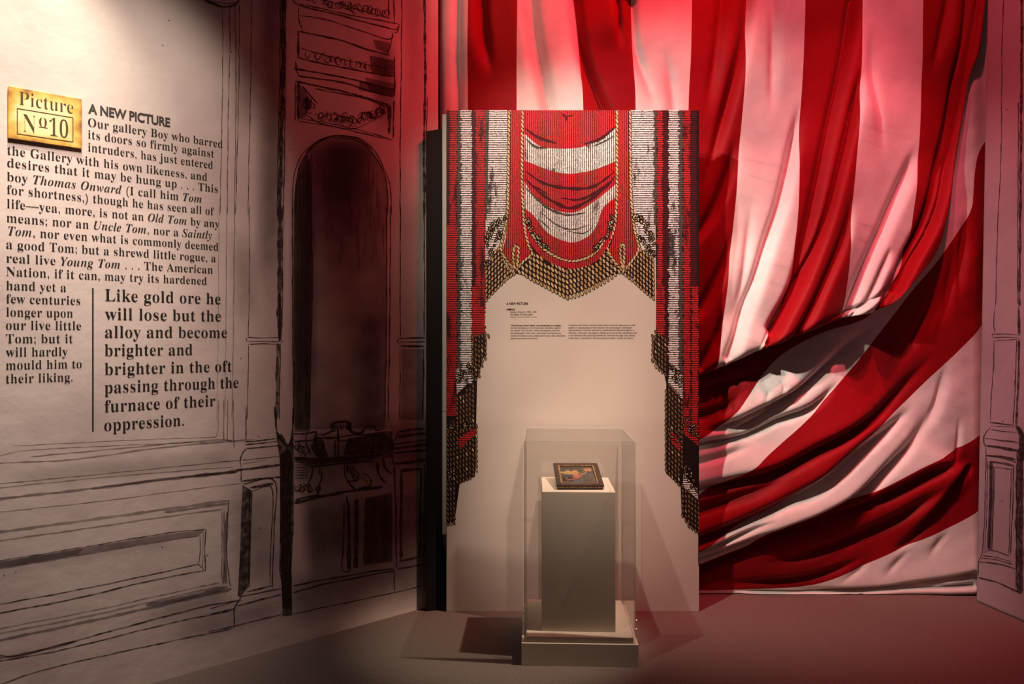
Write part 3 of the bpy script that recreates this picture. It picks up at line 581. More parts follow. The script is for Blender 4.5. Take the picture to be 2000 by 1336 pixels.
HEM = [(1340, 745), (1366, 730), (1396, 722), (1422, 700), (1480, 683), (1538, 672), (1637, 622), (1703, 610), (1724, 598), (1769, 555), (1820, 499), (1845, 429), (1881, 247), (1901, 142), (1916, 100), (1927, 13), (1938, -40)]
c15 = Z(3.571, 840, 0)
UF = [ # valley, side, steep px, height, tail px, fades
 (c15([(193, -60), (190, 400), (196, 900)]), 1, 20, .035, 30, 0, 0),
 (c15([(355, -60), (372, 200), (400, 400), (432, 560)]), 1, 30, .05, 45, 0, .5),
 (c15([(700, -60), (712, 100), (742, 300), (790, 540), (842, 780), (900, 1000)]), 1, 33, .055, 60, 0, 0),
 (c15([(1010, -60), (1030, 160), (1080, 400), (1150, 600), (1230, 790), (1320, 1000)]), 1, 30, .06, 70, 0, 0),
 (c15([(1300, -60), (1325, 150), (1340, 360)]), 1, 16, .03, 30, 0, .6),
 (c15([(1415, 0), (1440, 300), (1520, 560), (1600, 800)]), 1, 26, .03, 60, 0, .3),
 (c15([(1640, 300), (1700, 600), (1720, 900)]), 1, 30, .02, 60, .4, 0),
 ([(1463, -40), (1459, 40), (1440, 130), (1415, 230), (1390, 330), (1372, 400)], -1, 24, .05, 60, 0, .3),
 ([(1420, -40), (1402, 110), (1380, 250)], -1, 30, .03, 50, 0, .5),
 ([(1440, 255), (1425, 330), (1390, 420), (1350, 470)], -1, 22, .045, 60, .3, 0),
 ([(1432, 440), (1410, 520), (1370, 600), (1340, 630)], -1, 24, .045, 60, .3, 0),
 ([(1412, 600), (1392, 670), (1366, 715)], -1, 22, .04, 50, .3, 0),
 ([(1567, 180), (1561, 231), (1545, 313), (1525, 396), (1508, 445), (1488, 500), (1470, 552), (1452, 598), (1438, 640), (1418, 695)], -1, 26, .05, 70, .15, 0),
 ([(1512, -40), (1510, 100), (1508, 240)], -1, 26, .022, 50, 0, .5),
 ([(1470, 380), (1462, 470), (1445, 570), (1420, 640)], -1, 22, .02, 45, .4, .2),
 ([(1672, -20), (1656, 80), (1638, 170), (1612, 280), (1590, 380), (1570, 470), (1545, 560), (1500, 640)], -1, 26, .05, 55, 0, 0),
 ([(1681, 130), (1657, 247), (1627, 363), (1608, 430), (1585, 490), (1554, 555), (1520, 614), (1490, 670)], -1, 18, .06, 42, .1, 0),
 ([(1655, 380), (1640, 460), (1605, 540), (1570, 610), (1540, 660)], -1, 20, .045, 45, .2, 0),
 ([(1800, 275), (1779, 330), (1748, 396), (1724, 446), (1696, 499), (1668, 560), (1645, 615)], -1, 28, .045, 75, .15, 0),
 ([(1700, 40), (1706, 150), (1722, 260), (1730, 310)], 1, 26, .022, 60, .2, .5),
 ([(1740, 480), (1715, 530), (1690, 580), (1660, 615)], -1, 12, .035, 30, .2, 0),
 ([(1755, 540), (1720, 570), (1680, 595), (1645, 610)], -1, 10, .03, 24, .2, 0),
 ([(1905, -40), (1896, 60), (1880, 140), (1865, 231), (1845, 313), (1814, 415), (1795, 455), (1764, 508), (1736, 558), (1708, 605)], -1, 24, .06, 55, 0, 0),
 ([(1872, -40), (1848, 82), (1828, 150)], -1, 26, .035, 50, 0, .4),
 ([(1925, -40), (1905, 80), (1880, 200), (1855, 330), (1825, 430), (1785, 500), (1740, 570)], -1, 14, .045, 28, 0, 0),
]
def up_depth(X, Y, U, V):
    h = folds(X, Y, [(P, sd, wd * .9, am, tl * .8, a, b_) for P, sd, wd, am, tl, a, b_ in UF]) + .004 * noise2(X, Y, 3, 26) + .003 * noise2(X * 1.5, Y * .6, 5, 14)
    dh = (1 - V) * np.clip(Y.max(1, keepdims=True) + 40, 60, None)
    right = smooth((X - 1300) / 120)
    edge = .15 + .85 * smooth((1780 - X) / 240)
    h += right * edge * (.055 * np.exp(-dh / 130) - .055 * np.exp(-dh / 7))
    h += .035 * smooth((X - 857) / 10) - .035
    return 3.485 + .02 * smooth((X - 1700) / 150) - h * (1 - .45 * smooth((X - 1810) / 90))
cloth('upper_swag', drape, sheet(UP, [16, 26, 30, 30, 30, 34, 40, 40, 44, 40], 300, [0, 1, 0, 1, 0, 1, 0, 1, 0, 1], up_depth))
c7, c14 = Z(2.783, 1340, 780), Z(3.03, 1340, 400)
LO = [[(1280, 720), (1366, 700), (1480, 655), (1640, 590), (1750, 520), (1818, 430), (1850, 300), (1880, 150), (1910, 30), (1936, -40), (1975, -60)],
      [(1280, 900), (1369, 857), (1405, 834), (1433, 809), (1457, 780), (1495, 730), (1535, 692), (1614, 650), (1703, 622), (1752, 575), (1802, 520), (1824, 480), (1845, 420), (1878, 247), (1902, 130), (1930, -5), (1975, -40)],
      [(1280, 1010), (1369, 969), (1459, 920), (1495, 891), (1541, 852), (1591, 807), (1637, 758), (1690, 704), (1752, 628), (1802, 562), (1835, 522), (1875, 463), (1910, 402), (1917, 330), (1930, 285), (1975, 230)],
      [(1280, 1125), (1369, 1078), (1405, 1053), (1459, 1021), (1520, 988), (1599, 931), (1663, 884), (1732, 827), (1785, 783), (1835, 733), (1881, 687), (1918, 650), (1932, 635), (1975, 590)],
      [(1280, 1140), (1369, 1109), (1448, 1080), (1541, 1032), (1663, 985), (1732, 952), (1807, 913), (1861, 888), (1908, 863), (1930, 850), (1975, 825)],
      [(1280, 1163), (1369, 1162), (1484, 1159), (1570, 1154), (1627, 1141), (1699, 1111), (1771, 1078), (1843, 1046), (1906, 1014), (1930, 1000), (1975, 975)],
      [(1280, 1170), (1369, 1169), (1640, 1170), (1903, 1165), (1975, 1163)]]
LF = [
 ([(1400, 842), (1465, 829), (1554, 773), (1620, 723), (1686, 664), (1729, 628)], -1, 24, .05, 45, .1, .15),
 ([(1372, 846), (1406, 838), (1488, 800), (1571, 762), (1640, 705)], -1, 14, .03, 26, .1, .25),
 ([(1366, 872), (1462, 852), (1520, 824), (1591, 796), (1650, 740)], -1, 16, .045, 34, 0, .2),
 ([(1366, 905), (1420, 890), (1470, 868)], -1, 18, .015, 40, 0, .4),
 ([(1366, 962), (1459, 940), (1527, 920), (1591, 884), (1663, 848), (1735, 800), (1800, 735), (1850, 670)], -1, 24, .06, 55, 0, .3),
 ([(1366, 1058), (1459, 1020), (1541, 978), (1610, 938), (1680, 880), (1760, 812)], -1, 22, .055, 50, 0, .2),
 ([(1366, 1000), (1440, 975), (1500, 950), (1560, 915)], -1, 26, .03, 40, 0, .4),
 ([(1527, 1000), (1627, 940), (1699, 878), (1762, 826), (1800, 790)], -1, 20, .045, 50, .2, .2),
 ([(1450, 1070), (1541, 1043), (1663, 985), (1738, 920), (1792, 866), (1822, 816), (1840, 770)], -1, 24, .055, 60, .1, .25),
 ([(1366, 1098), (1459, 1064), (1541, 1030), (1620, 1000), (1740, 940)], -1, 12, .035, 24, 0, .2),
 ([(1366, 1085), (1440, 1050), (1520, 1010)], -1, 12, .03, 22, 0, .3),
 ([(1372, 1120), (1520, 1060), (1627, 1020), (1735, 976), (1843, 922), (1910, 897)], -1, 22, .05, 45, 0, .1),
 ([(1740, 1095), (1790, 1060), (1835, 1005), (1876, 950), (1908, 905)], -1, 18, .04, 34, .3, .1),
 ([(1800, 1060), (1850, 1000), (1890, 945), (1912, 905)], -1, 14, .03, 26, .3, .1),
 ([(1480, 1110), (1600, 1085), (1735, 1035), (1810, 985), (1880, 930)], -1, 26, .04, 40, .2, .2),
 ([(1420, 1148), (1560, 1140), (1640, 1120), (1720, 1085)], -1, 16, .03, 40, .2, .3),
 ([(1560, 1160), (1700, 1160), (1800, 1148), (1912, 1128)], -1, 9, .028, 20, .2, 0),
 ([(1430, 1162), (1600, 1163), (1912, 1150)], 1, 6, .02, 20, .1, 0),
 ([(1640, 1150), (1690, 1120), (1720, 1090)], -1, 16, .008, 20, .3, .3),
 ([(1730, 1140), (1770, 1100), (1795, 1075)], -1, 16, .008, 20, .3, .3),
 ([(1820, 1100), (1850, 1060), (1870, 1038)], -1, 16, .008, 20, .3, .3),
 ([(1885, 810), (1880, 880), (1870, 930)], -1, 10, .012, 20, .3, .4),
 ([(1860, 700), (1850, 760), (1830, 820), (1800, 860)], -1, 18, .018, 30, .3, .4),
 ([(1898, 400), (1890, 500), (1880, 600)], -1, 16, .02, 24, .3, .5),
 ([(1880, 470), (1865, 560), (1850, 640)], -1, 16, .018, 24, .3, .5),
 ([(1852, 520), (1835, 590), (1800, 660), (1740, 730)], -1, 22, .022, 40, .3, .4),
 ([(1366, 770), (1440, 745), (1500, 720)], -1, 16, .025, 30, 0, .3),
 ([(1366, 815), (1410, 800), (1450, 770)], -1, 16, .025, 30, 0, .3),
 ([(1486, 745), (1500, 765), (1490, 790)], -1, 8, .012, 14, .3, .3),
 ([(1520, 735), (1530, 755), (1520, 775)], -1, 8, .012, 14, .3, .3),
]
def lo_depth(X, Y, U, V):
    h = folds(X, Y, [(P, sd, wd, am * 1.15, tl * .9, a, b_) for P, sd, wd, am, tl, a, b_ in LF]) + .004 * noise2(X * .6, Y, 9, 22) + .0025 * noise2(X, Y * 1.3, 12, 12)
    top = smooth((1.15 - (Y - 300) / 700))
    h += .02 - .030 * np.clip(top, 0, 1) * smooth((1930 - X) / 200)
    return 3.53 - .014 * smooth((X - 1780) / 100) - h * smooth((1950 - X) / 40)
cloth('lower_swag', drape, sheet(LO, [36, 44, 50, 46, 48, 30], 330, [1, 0, 1, 0, 1, 0], lo_depth))

# ------------------------------------------------------------------ black flat beside the board
bf = MB(); xa, xb = (832 - CX) * 3.285 / F, (862 - CX) * 3.30 / F
P = [(xa, 3.285), (xb, 3.305), (xb - .004, 3.345), (xa + .004, 3.325)]
zt = [2.312, 2.330, 2.330, 2.312]
bf.raw([(x, y, 0) for x, y in P] + [(x, y, z) for (x, y), z in zip(P, zt)], [(0, 1, 5, 4), (1, 2, 6, 5), (2, 3, 7, 6), (3, 0, 4, 7), (4, 5, 6, 7), (3, 2, 1, 0)], 'black')
tag(bf.build('black_flat', bevel=.003), 'narrow tall black upright slab standing between the drawn wall and the printed board', 'slab')

# ------------------------------------------------------------------ printed board
PD = 3.28
def fx(px): return (px - CX) * PD / F
def fz(py): return H + (CY - py) * PD / F
board = empty('display_board', (fx(1118), PD + .015, 0), 'tall cream board with a printed red and white stage curtain, behind the case', 'board')
BO = board.location
bb = MB(); x0, x1, z1 = fx(871.5), fx(1365.5), fz(215)
bb.box(x0 - BO.x, x1 - BO.x, -.015, .025, 0, z1, 'board'); bb.build('panel', board, bevel=.002)
M['trim_grey'] = mat('pale_grey_green_trim', (.46, .46, .40), .5, .3)
for za, zb_ in ((fz(803.4), fz(222)), (fz(1045), fz(804.4))):
    et = MB(); et.box(fx(863.5) - BO.x, fx(871.3) - BO.x, -.006, .012, za, zb_, 'trim_grey'); et.build('edge_strip', board, bevel=.001)['label'] = 'pale grey strip along the left edge'
pr = MB(); PL = [0]
def bp(px, py):
    return (fx(px) - BO.x, PD - BO.y - .0008 - PL[0], fz(py))
a7, a8 = Z(3.34, 860, 200), Z(2.475, 860, 560)
XL, XR = 871.8, 1365.2
def PF(P, m, curve=False):
    PL[0] += 4e-6
    Q = [tuple(q) for q in catmull(P + [P[0]], 5)[:-1]] if curve else P
    pr.poly([bp(min(max(x, XL), XR), max(y, 215.4)) for x, y in Q], m)
def band(A, B, m):                                # strip between two curves
    PL[0] += 4e-6
    A = resample(A, 40); B = resample(B, 40); pr.quads([bp(*p) for p in A], [bp(*p) for p in B], m)
def PS(P, width, m):                              # printed brush stroke
    PL[0] += 4e-6
    Q = np.array(catmull(P, 4)); T = np.gradient(Q, axis=0); T /= np.linalg.norm(T, axis=1)[:, None] + 1e-9; N = np.stack([-T[:, 1], T[:, 0]], 1)
    t = np.linspace(0, 1, len(Q)); ww = width * (.35 + .65 * np.sin(np.pi * t)) / 2 * (1 + .25 * np.sin(t * 37))
    pr.quads([bp(*p) for p in Q + N * ww[:, None]], [bp(*p) for p in Q - N * ww[:, None]], m)
def bead_poly(x, y, rx, ry, ang, m, n):
    c, q_ = math.cos(ang), math.sin(ang)
    pr.poly([bp(min(max(x + rx * math.cos(q) * c - ry * math.sin(q) * q_, XL), XR), y + rx * math.cos(q) * q_ + ry * math.sin(q) * c) for q in np.linspace(0, 2 * math.pi, n, endpoint=False)], m)
def beads(L, halo=1.2):                            # black rims first, coloured beads over them
    if halo:
        PL[0] += 4e-6
        for x, y, rx, ry, a, m in L: bead_poly(x, y, rx + halo, ry + halo, a, 'p_black', 12)
    PL[0] += 4e-6
    for x, y, rx, ry, a, m in L: bead_poly(x, y, rx, ry, a, m, 10)
def inside(x, y, P):
    r = False; j = len(P) - 1
    for i in range(len(P)):
        if (P[i][1] > y) != (P[j][1] > y) and x < (P[j][0] - P[i][0]) * (y - P[i][1]) / (P[j][1] - P[i][1]) + P[i][0]: r = not r
        j = i
    return r
def fringe(P, dx, dy, rx, ry, ang=.35, pale=.3, base='p_tan'):
    cx_, cy_ = np.mean([p[0] for p in P]), np.mean([p[1] for p in P])
    PF([(x - 3.5 * np.sign(x - cx_) * min(1, abs(x - cx_) / 8), y - 4.5 * np.sign(y - cy_) * min(1, abs(y - cy_) / 10)) for x, y in P], 'p_black')
    xs = [p[0] for p in P]; ys = [p[1] for p in P]; todo = []; x = min(xs) + dx * .4
    while x < max(xs):                             # one twisted strand per column, its last bead at the rim
        col = [y for y in np.arange(min(ys) - 1, max(ys) + 1, .5) if inside(x, y, P)]
        if col:
            y = max(col) - ry * .4
            while y > min(col) - 1:
                s_ = random.uniform(.85, 1.1)
                todo.append((x + random.uniform(-.4, .4), y, rx * s_, ry * random.uniform(.88, 1.08), -ang + random.uniform(-.1, .1), 'p_tan2' if random.random() < pale else base)); y -= dy
        x += dx
    beads(todo, 1.3)
def rope(P, rx=1.9, ry=4.8, step=8.4, tilt=.42):
    Q = np.array(catmull(P, 1.0)); L = np.concatenate([[0], np.cumsum(np.linalg.norm(np.diff(Q, axis=0), axis=1))]); d = step * .5; todo = []
    while d < L[-1]:
        i = min(np.searchsorted(L, d), len(Q) - 1); t = Q[min(i + 2, len(Q) - 1)] - Q[max(i - 2, 0)]
        todo.append((Q[i][0], Q[i][1], rx, ry * random.uniform(.9, 1.1), math.atan2(t[1], t[0]) - math.pi / 2 - tilt, random.choice(['p_tan', 'p_tan2', 'p_tan2']))); d += step
    beads(todo, 1.4)
def ragged(x0, x1, y0, y1, m, jag=1.2):           # vertical stripe with broken edges
    n = int((y1 - y0) / 2.1) + 2; ys = np.linspace(y0, y1, n)
    def edge(x): return [(x + random.uniform(-jag, jag) * (2.2 if random.random() < .25 else 1.1), y) for y in ys]
    A, B = edge(x0), edge(x1)
    PL[0] += 4e-6
    pr.quads([bp(max(a, XL), max(y, 215.4)) for a, y in A], [bp(min(b, XR), max(y, 215.4)) for b, y in B], m)
X7 = lambda x: 860 + x / 3.34
# --- left side hangings
PF([(XL, 215.4), (X7(300), 215.4), (X7(292), 590), (XL + 74, 655), (XL + 60, 745), (XL + 56, 930), (XL + 26, 945), (XL + 16, 1020), (XL, 1024)], 'p_black')
ragged(871.8, X7(68), 215, 480, 'p_maroon'); ragged(X7(62), X7(110), 215, 470, 'p_red_h'); ragged(872, X7(108), 440, 812, 'p_red_h', 1.5)
ragged(X7(111), X7(136), 215, 760, 'p_grey'); ragged(X7(134), X7(206), 215, 700, 'p_white_h', 1.8); ragged(X7(140), X7(206), 690, 750, 'p_white_h', 2)
ragged(X7(207), X7(240), 215, 640, 'p_maroon'); ragged(X7(232), X7(292), 215, 620, 'p_red_h', 1.6)
ragged(X7(206), X7(292), 560, 668, 'p_red_h', 1.6); ragged(X7(293), X7(322), 215, 430, 'p_grey')
PF([(X7(318), 215.4), (X7(442), 215.4), (X7(438), 418), (X7(330), 470), (X7(300), 498), (X7(296), 470), (X7(310), 380)], 'p_white_h')
PF(a7([(430, 745), (425, 800), (380, 920), (300, 1030), (296, 1000), (330, 900)]), 'p_white_h')
PF(a8([(75, 400), (150, 380), (150, 450), (80, 520)]), 'p_white_h'); PF(a8([(86, 730), (165, 690), (168, 720), (95, 785)]), 'p_red_h'); PF(a8([(32, 700), (66, 640), (60, 680), (34, 720)]), 'p_red_h')
# --- right side hangings
PF([(XR, 215.4), (X7(1398), 215.4), (X7(1408), 590), (XR - 84, 655), (XR - 64, 750), (XR - 66, 830), (XR - 64, 925), (XR - 36, 950), (XR - 34, 1005), (XR, 1042)], 'p_black')
ragged(X7(1252), X7(1330), 215, 330, 'p_white_h', 2.4)
PF([(X7(1252), 216), (X7(1392), 216), (X7(1400), 480), (X7(1404), 505), (X7(1370), 478), (X7(1290), 420), (X7(1258), 405)], 'p_white_h')
PF(a7([(1270, 780), (1330, 830), (1404, 960), (1404, 1025), (1360, 985), (1300, 880)]), 'p_white_h'); ragged(X7(1392), X7(1414), 215, 440, 'p_grey', 2)
ragged(X7(1415), X7(1455), 215, 655, 'p_red_h', 1.5); ragged(X7(1450), X7(1488), 215, 700, 'p_maroon', 1.5); ragged(X7(1410), X7(1462), 560, 655, 'p_red_h', 1.5)
ragged(X7(1490), X7(1560), 215, 760, 'p_white_h', 1.8); ragged(X7(1555), X7(1582), 215, 740, 'p_grey', 2); ragged(X7(1586), X7(1632), 215, 845, 'p_red_h', 1.4); ragged(X7(1630), X7(1672), 215, 700, 'p_maroon', 1.6); ragged(X7(1640), 1364, 560, 860, 'p_red_h', 1.6)
PF(a8([(1105, 430), (1170, 420), (1172, 545), (1105, 480)]), 'p_white_h'); PF(a8([(1115, 700), (1160, 760), (1158, 795), (1118, 750)]), 'p_red_h')
PF(a8([(1176, 900), (1245, 1000), (1245, 1030), (1172, 965)]), 'p_white_h'); PF(a8([(1180, 690), (1248, 740), (1248, 770), (1180, 715)]), 'p_red_h')
# --- middle swag
PF(a7([(440, 900), (560, 700), (610, 900), (850, 1100), (1080, 900), (1130, 700), (1260, 900), (1190, 1110), (850, 1200), (485, 1115)]), 'p_black')
PF(a7([(530, 50), (545, 700), (560, 800), (610, 920), (700, 1030), (850, 1085), (1000, 1040), (1090, 920), (1130, 800), (1150, 700), (1150, 50)]), 'p_red_v')
band(a7([(550, 205), (640, 280), (720, 300), (870, 300), (960, 280), (1050, 235), (1142, 168)]), a7([(550, 380), (720, 445), (850, 465), (1000, 440), (1142, 385)]), 'p_white_v')
band(a7([(550, 520), (620, 620), (720, 690), (830, 720), (920, 700), (1040, 620), (1142, 535)]), a7([(550, 690), (610, 740), (700, 850), (810, 905), (880, 912), (970, 870), (1025, 790), (1060, 690), (1142, 620)]), 'p_white_v')
for P, wd in [(P_, w_ * 1.9) for P_, w_ in [([(555, 172), (640, 230), (760, 268)], 3.4), ([(940, 272), (1040, 240), (1142, 162)], 3.4), ([(556, 450), (680, 530), (850, 562), (1000, 548), (1138, 452)], 3.6), ([(556, 500), (650, 590), (760, 660), (850, 690), (960, 645), (1080, 555), (1140, 480)], 3.4),
              ([(790, 625), (900, 636), (1010, 590), (1130, 500)], 3), ([(600, 540), (700, 600)], 2), ([(790, 75), (825, 100), (810, 130)], 2.4), ([(810, 95), (870, 85)], 1.8)]]: PS(a7(P), wd, 'p_dark_red')
for P, wd in [([(560, 240), (620, 290), (700, 300)], 5), ([(990, 290), (1060, 260), (1135, 220)], 4), ([(560, 560), (640, 640), (720, 700), (830, 735), (950, 720)], 5), ([(660, 720), (760, 800), (860, 830), (970, 800)], 3), ([(830, 840), (930, 855), (990, 820)], 2.5), ([(640, 760), (720, 830)], 2.5)]: PS(a7(P), wd, 'p_grey')
# --- ropes, tails and fringes
fringe(a7([(292, 1050), (390, 930), (410, 990), (440, 1060), (485, 1120), (440, 1150), (330, 1258), (292, 1305)]), 6.0, 9.2, 1.6, 4.1, -.3, .12)
fringe(a7([(1180, 1110), (1215, 1080), (1290, 960), (1300, 930), (1404, 1030), (1408, 1300), (1330, 1235), (1250, 1165)]), 6.0, 9.2, 1.6, 4.1, .3, .12)
fringe(a7([(505, 1110), (590, 1000), (575, 930), (680, 1040), (850, 1085), (1010, 1045), (1090, 940), (1105, 1000), (1180, 1100), (1080, 1170), (920, 1255), (830, 1282), (700, 1215), (600, 1162), (540, 1122)]), 7.2, 10.0, 2.05, 4.9, .42, .4)
for P in ([(445, 640), (545, 640), (555, 850), (602, 985), (490, 1105), (395, 1000), (428, 880)], [(1150, 640), (1240, 640), (1262, 850), (1295, 965), (1190, 1105), (1095, 990), (1135, 850)]): PF(a7(P), 'p_red_v')
PF(a7([(458, 50), (530, 50), (532, 660), (452, 660)]), 'p_red_v'); PF(a7([(1160, 50), (1232, 50), (1240, 660), (1152, 660)]), 'p_red_v')
for P in ([(449, 52), (445, 350), (438, 700), (412, 860), (396, 960), (440, 1040), (485, 1095)], [(537, 52), (533, 350), (535, 600), (548, 800), (575, 930), (598, 985), (540, 1040), (490, 1098)],
          [(1152, 52), (1152, 350), (1150, 650), (1135, 820), (1092, 945), (1130, 1030), (1185, 1095)], [(1238, 52), (1240, 350), (1245, 620), (1265, 820), (1294, 950), (1245, 1040), (1195, 1098)],
          [(485, 1090), (475, 1000), (490, 935), (510, 960), (500, 1080)], [(1190, 1090), (1175, 1000), (1180, 925), (1200, 950), (1195, 1080)]): rope(a7(P))
band(a7([(560, 800), (600, 890), (700, 1000), (850, 1058), (1000, 1014), (1088, 895), (1128, 790)]), a7([(560, 850), (590, 925), (690, 1030), (850, 1084), (1010, 1042), (1095, 930), (1124, 840)]), 'p_red_v')
rope(a7([(556, 760), (605, 870), (700, 975), (850, 1035), (1000, 990), (1085, 870), (1130, 760)]), 1.9, 4.4, 7.6)
def flecks(P, n, w):                               # tangled braid: little white and gold flecks over black
    Q = np.array(catmull(P, 2))
    todo = []
    for k in range(n):
        q = Q[random.randrange(len(Q))]; todo.append((q[0] + random.uniform(-w, w), q[1] + random.uniform(-w, w), random.uniform(.5, 1.0), random.uniform(1.2, 2.6), random.uniform(-1.2, 1.2), random.choice(['p_tan', 'p_tan3', 'p_bead_white'])))
    beads(todo, 2.2)
flecks(a7([(556, 740), (600, 840), (700, 955)]), 34, 5); flecks(a7([(1000, 965), (1080, 860), (1130, 740)]), 34, 5)
flecks(a7([(430, 750), (350, 800), (300, 920)]), 46, 5); flecks(a7([(1265, 740), (1340, 800), (1390, 920)]), 46, 5)
flecks(a7([(390, 850), (320, 1000), (300, 1080)]), 24, 5); flecks(a7([(1300, 880), (1390, 1000)]), 20, 5)
for P in ([(155, 235), (215, 212), (233, 240), (230, 330), (210, 360), (185, 440), (160, 462), (150, 400)], [(80, 540), (166, 468), (176, 720), (176, 890), (150, 925), (80, 950), (76, 650)], [(30, 700), (74, 660), (80, 960), (76, 1145), (32, 1150)],
          [(1047, 212), (1025, 240), (1020, 350), (1040, 390), (1092, 432), (1102, 260)], [(1102, 465), (1088, 500), (1085, 630), (1105, 665), (1090, 890), (1162, 968), (1175, 760), (1168, 545)], [(1168, 960), (1250, 1035), (1250, 1195), (1200, 1160), (1165, 1100)]):
    fringe(a8(P), 6.2, 9.6, 1.3, 3.9, .3, .06, 'p_tan3')
for P in ([(86, 740), (120, 712), (166, 682), (172, 715), (135, 742), (96, 785)], [(1112, 700), (1140, 715), (1162, 765), (1158, 798), (1118, 752)]): PF(a8(P), 'p_red_h')
flecks(a8([(85, 450), (130, 400), (150, 380)]), 26, 7); flecks(a8([(36, 660), (60, 690)]), 16, 8); flecks(a8([(36, 930), (70, 900)]), 16, 8); flecks(a8([(90, 680), (150, 660)]), 16, 6)
flecks(a8([(1108, 380), (1150, 440), (1168, 480)]), 30, 8); flecks(a8([(1185, 650), (1220, 690), (1245, 720)]), 24, 8); flecks(a8([(1180, 880), (1215, 930), (1245, 980)]), 24, 8); flecks(a8([(1105, 690), (1160, 740)]), 14, 7)
beads([(871.8, 1024 + k * 4.6, .8, 2.2, 0, 'p_black') for k in range(16)] + [(1364.5, 1042 + k * 4.0, 1.2, 2.2, 0, 'p_black') for k in range(16)], 0)
pr.build('curtain_print', board)
tx = MB()
def board_line(x, y, xr, body, cap, m='letter_grey', off=0, sans=False, shear=0, track=1.0):
    px, py, pxr = 960 + x / 6.667, 570 + y / 6.667, 960 + xr / 6.667
    line_on(tx, lambda a, b: (fx(px) - BO.x + a, PD - BO.y - .0012, fz(py) + b), body, (pxr - px) * PD / F, cap * PD / F, m, off, sans, shear, track)
board_line(193, 167, 472, 'A NEW PICTURE', 4.2, 'letter', .026, True, 0, 1.0); board_line(193, 240, 310, 'AMERICA', 3.2, 'letter', .03, True)
tx.build('title_lettering', board); tx = MB()
board_line(243, 271, 583, 'London, England, 1800–1830', 3.2, 'letter_grey', .0, True); board_line(243, 303, 535, 'Ink, paper, oil paint, glass', 3.2, 'letter_grey', .004, True, .25); board_line(243, 332, 592, 'Bequest of Henry Francis du Pont', 2.0, 'letter_grey', 0, True)
tx.build('caption_lettering', board); tx = MB()
board_line(248, 446, 903, '“Afric-American Picture Gallery” not only describes an art gallery', 2.9, 'letter', .022, True)
for y, xr, s in [(478, 900, 'but also introduces a cast of characters, including a gallery'), (512, 892, 'boy named “Tom Onward.” Ethiop distinguishes him from'), (546, 907, 'the stereotypical “Uncle Tom,” portraying Tom Onward as a'), (580, 957, 'symbol of resilience and youthful perseverance that withstands'), (614, 597, 'oppression and moves forward.')]:
    board_line(248, y, xr, roman(s), 3.0, 'letter_grey', -.002)
for y, xr, s in [(442, 1872, 'In America, the African American child seated on the left, engrossed in a book,'), (476, 1827, 'could be a representation of Tom Onward. The central figure is the female'), (508, 1860, 'representation of America, adorned in a multicolored feathered headdress, a'), (543, 1900, 'red tunic, a blue skirt, and slippers, holding an American flag with thirteen stars'), (577, 1867, 'in her left hand while gesturing towards the child with her right. This tableau'), (611, 1845, 'exudes hope, symbolized by America pointing towards a racially just future.')]:
    board_line(1002, y, xr, roman(s), 3.0, 'letter_grey', -.002)
tx.build('story_lettering', board)

# ------------------------------------------------------------------ display case
YAW = math.radians(-2.0); CC = (.279, 2.945)
base = empty('display_plinth', (CC[0], CC[1], 0), 'low cream square plinth on the carpet in front of the printed board', 'plinth', YAW)
p = MB(); p.box(-.234, .234, -.21, .21, 0, .090, 'plinth'); p.build('plinth_body', base, bevel=.0015)
p = MB(); p.box(-.214, .216, -.199, .195, .090, .112, 'plinth'); p.build('raised_deck', base, bevel=.0012)
acr = bpy.data.materials.new('clear_acrylic'); acr.use_nodes = True; nt = acr.node_tree; out = nt.nodes['Material Output']; nt.nodes.remove(nt.nodes['Principled BSDF'])
tr = nt.nodes.new('ShaderNodeBsdfTransparent'); tr.inputs[0].default_value = (.985, .982, .975, 1); gl = nt.nodes.new('ShaderNodeBsdfGlossy'); gl.inputs['Roughness'].default_value = .04
fr = nt.nodes.new('ShaderNodeLayerWeight'); mx = nt.nodes.new('ShaderNodeMixShader')
pw = nt.nodes.new('ShaderNodeMath'); pw.operation = 'POWER'; pw.inputs[1].default_value = 5; nt.links.new(fr.outputs['Facing'], pw.inputs[0])
ma = nt.nodes.new('ShaderNodeMath'); ma.operation = 'MULTIPLY_ADD'; ma.inputs[1].default_value = .9; ma.inputs[2].default_value = .035; nt.links.new(pw.outputs[0], ma.inputs[0])
nt.links.new(ma.outputs[0], mx.inputs[0]); nt.links.new(tr.outputs[0], mx.inputs[1]); nt.links.new(gl.outputs[0], mx.inputs[2]); nt.links.new(mx.outputs[0], out.inputs[0]); M['acrylic'] = acr
edg = bpy.data.materials.new('acrylic_edge'); edg.use_nodes = True; nt = edg.node_tree; out = nt.nodes['Material Output']; nt.nodes.remove(nt.nodes['Principled BSDF'])
tr = nt.nodes.new('ShaderNodeBsdfTransparent'); df = nt.nodes.new('ShaderNodeBsdfPrincipled'); df.inputs['Base Color'].default_value = (.75, .70, .62, 1); df.inputs['Roughness'].default_value = .2
mx = nt.nodes.new('ShaderNodeMixShader'); mx.inputs[0].default_value = .13
nt.links.new(tr.outputs[0], mx.inputs[1]); nt.links.new(df.outputs[0], mx.inputs[2]); nt.links.new(mx.outputs[0], out.inputs[0]); M['acrylic_edge'] = edg
M['steel'] = mat('steel', (.7, .68, .64), .25, .5, metal=1)
cov = empty('acrylic_cover', (CC[0], CC[1], .0905), 'clear acrylic box cover enclosing the cream pedestal and small picture', 'case', YAW)
p = MB()
p.box(-.2335, -.2275, -.205, -.150, 0, .155, 'acrylic_edge'); p.build('acrylic_bracket', cov, bevel=.001)
p = MB()
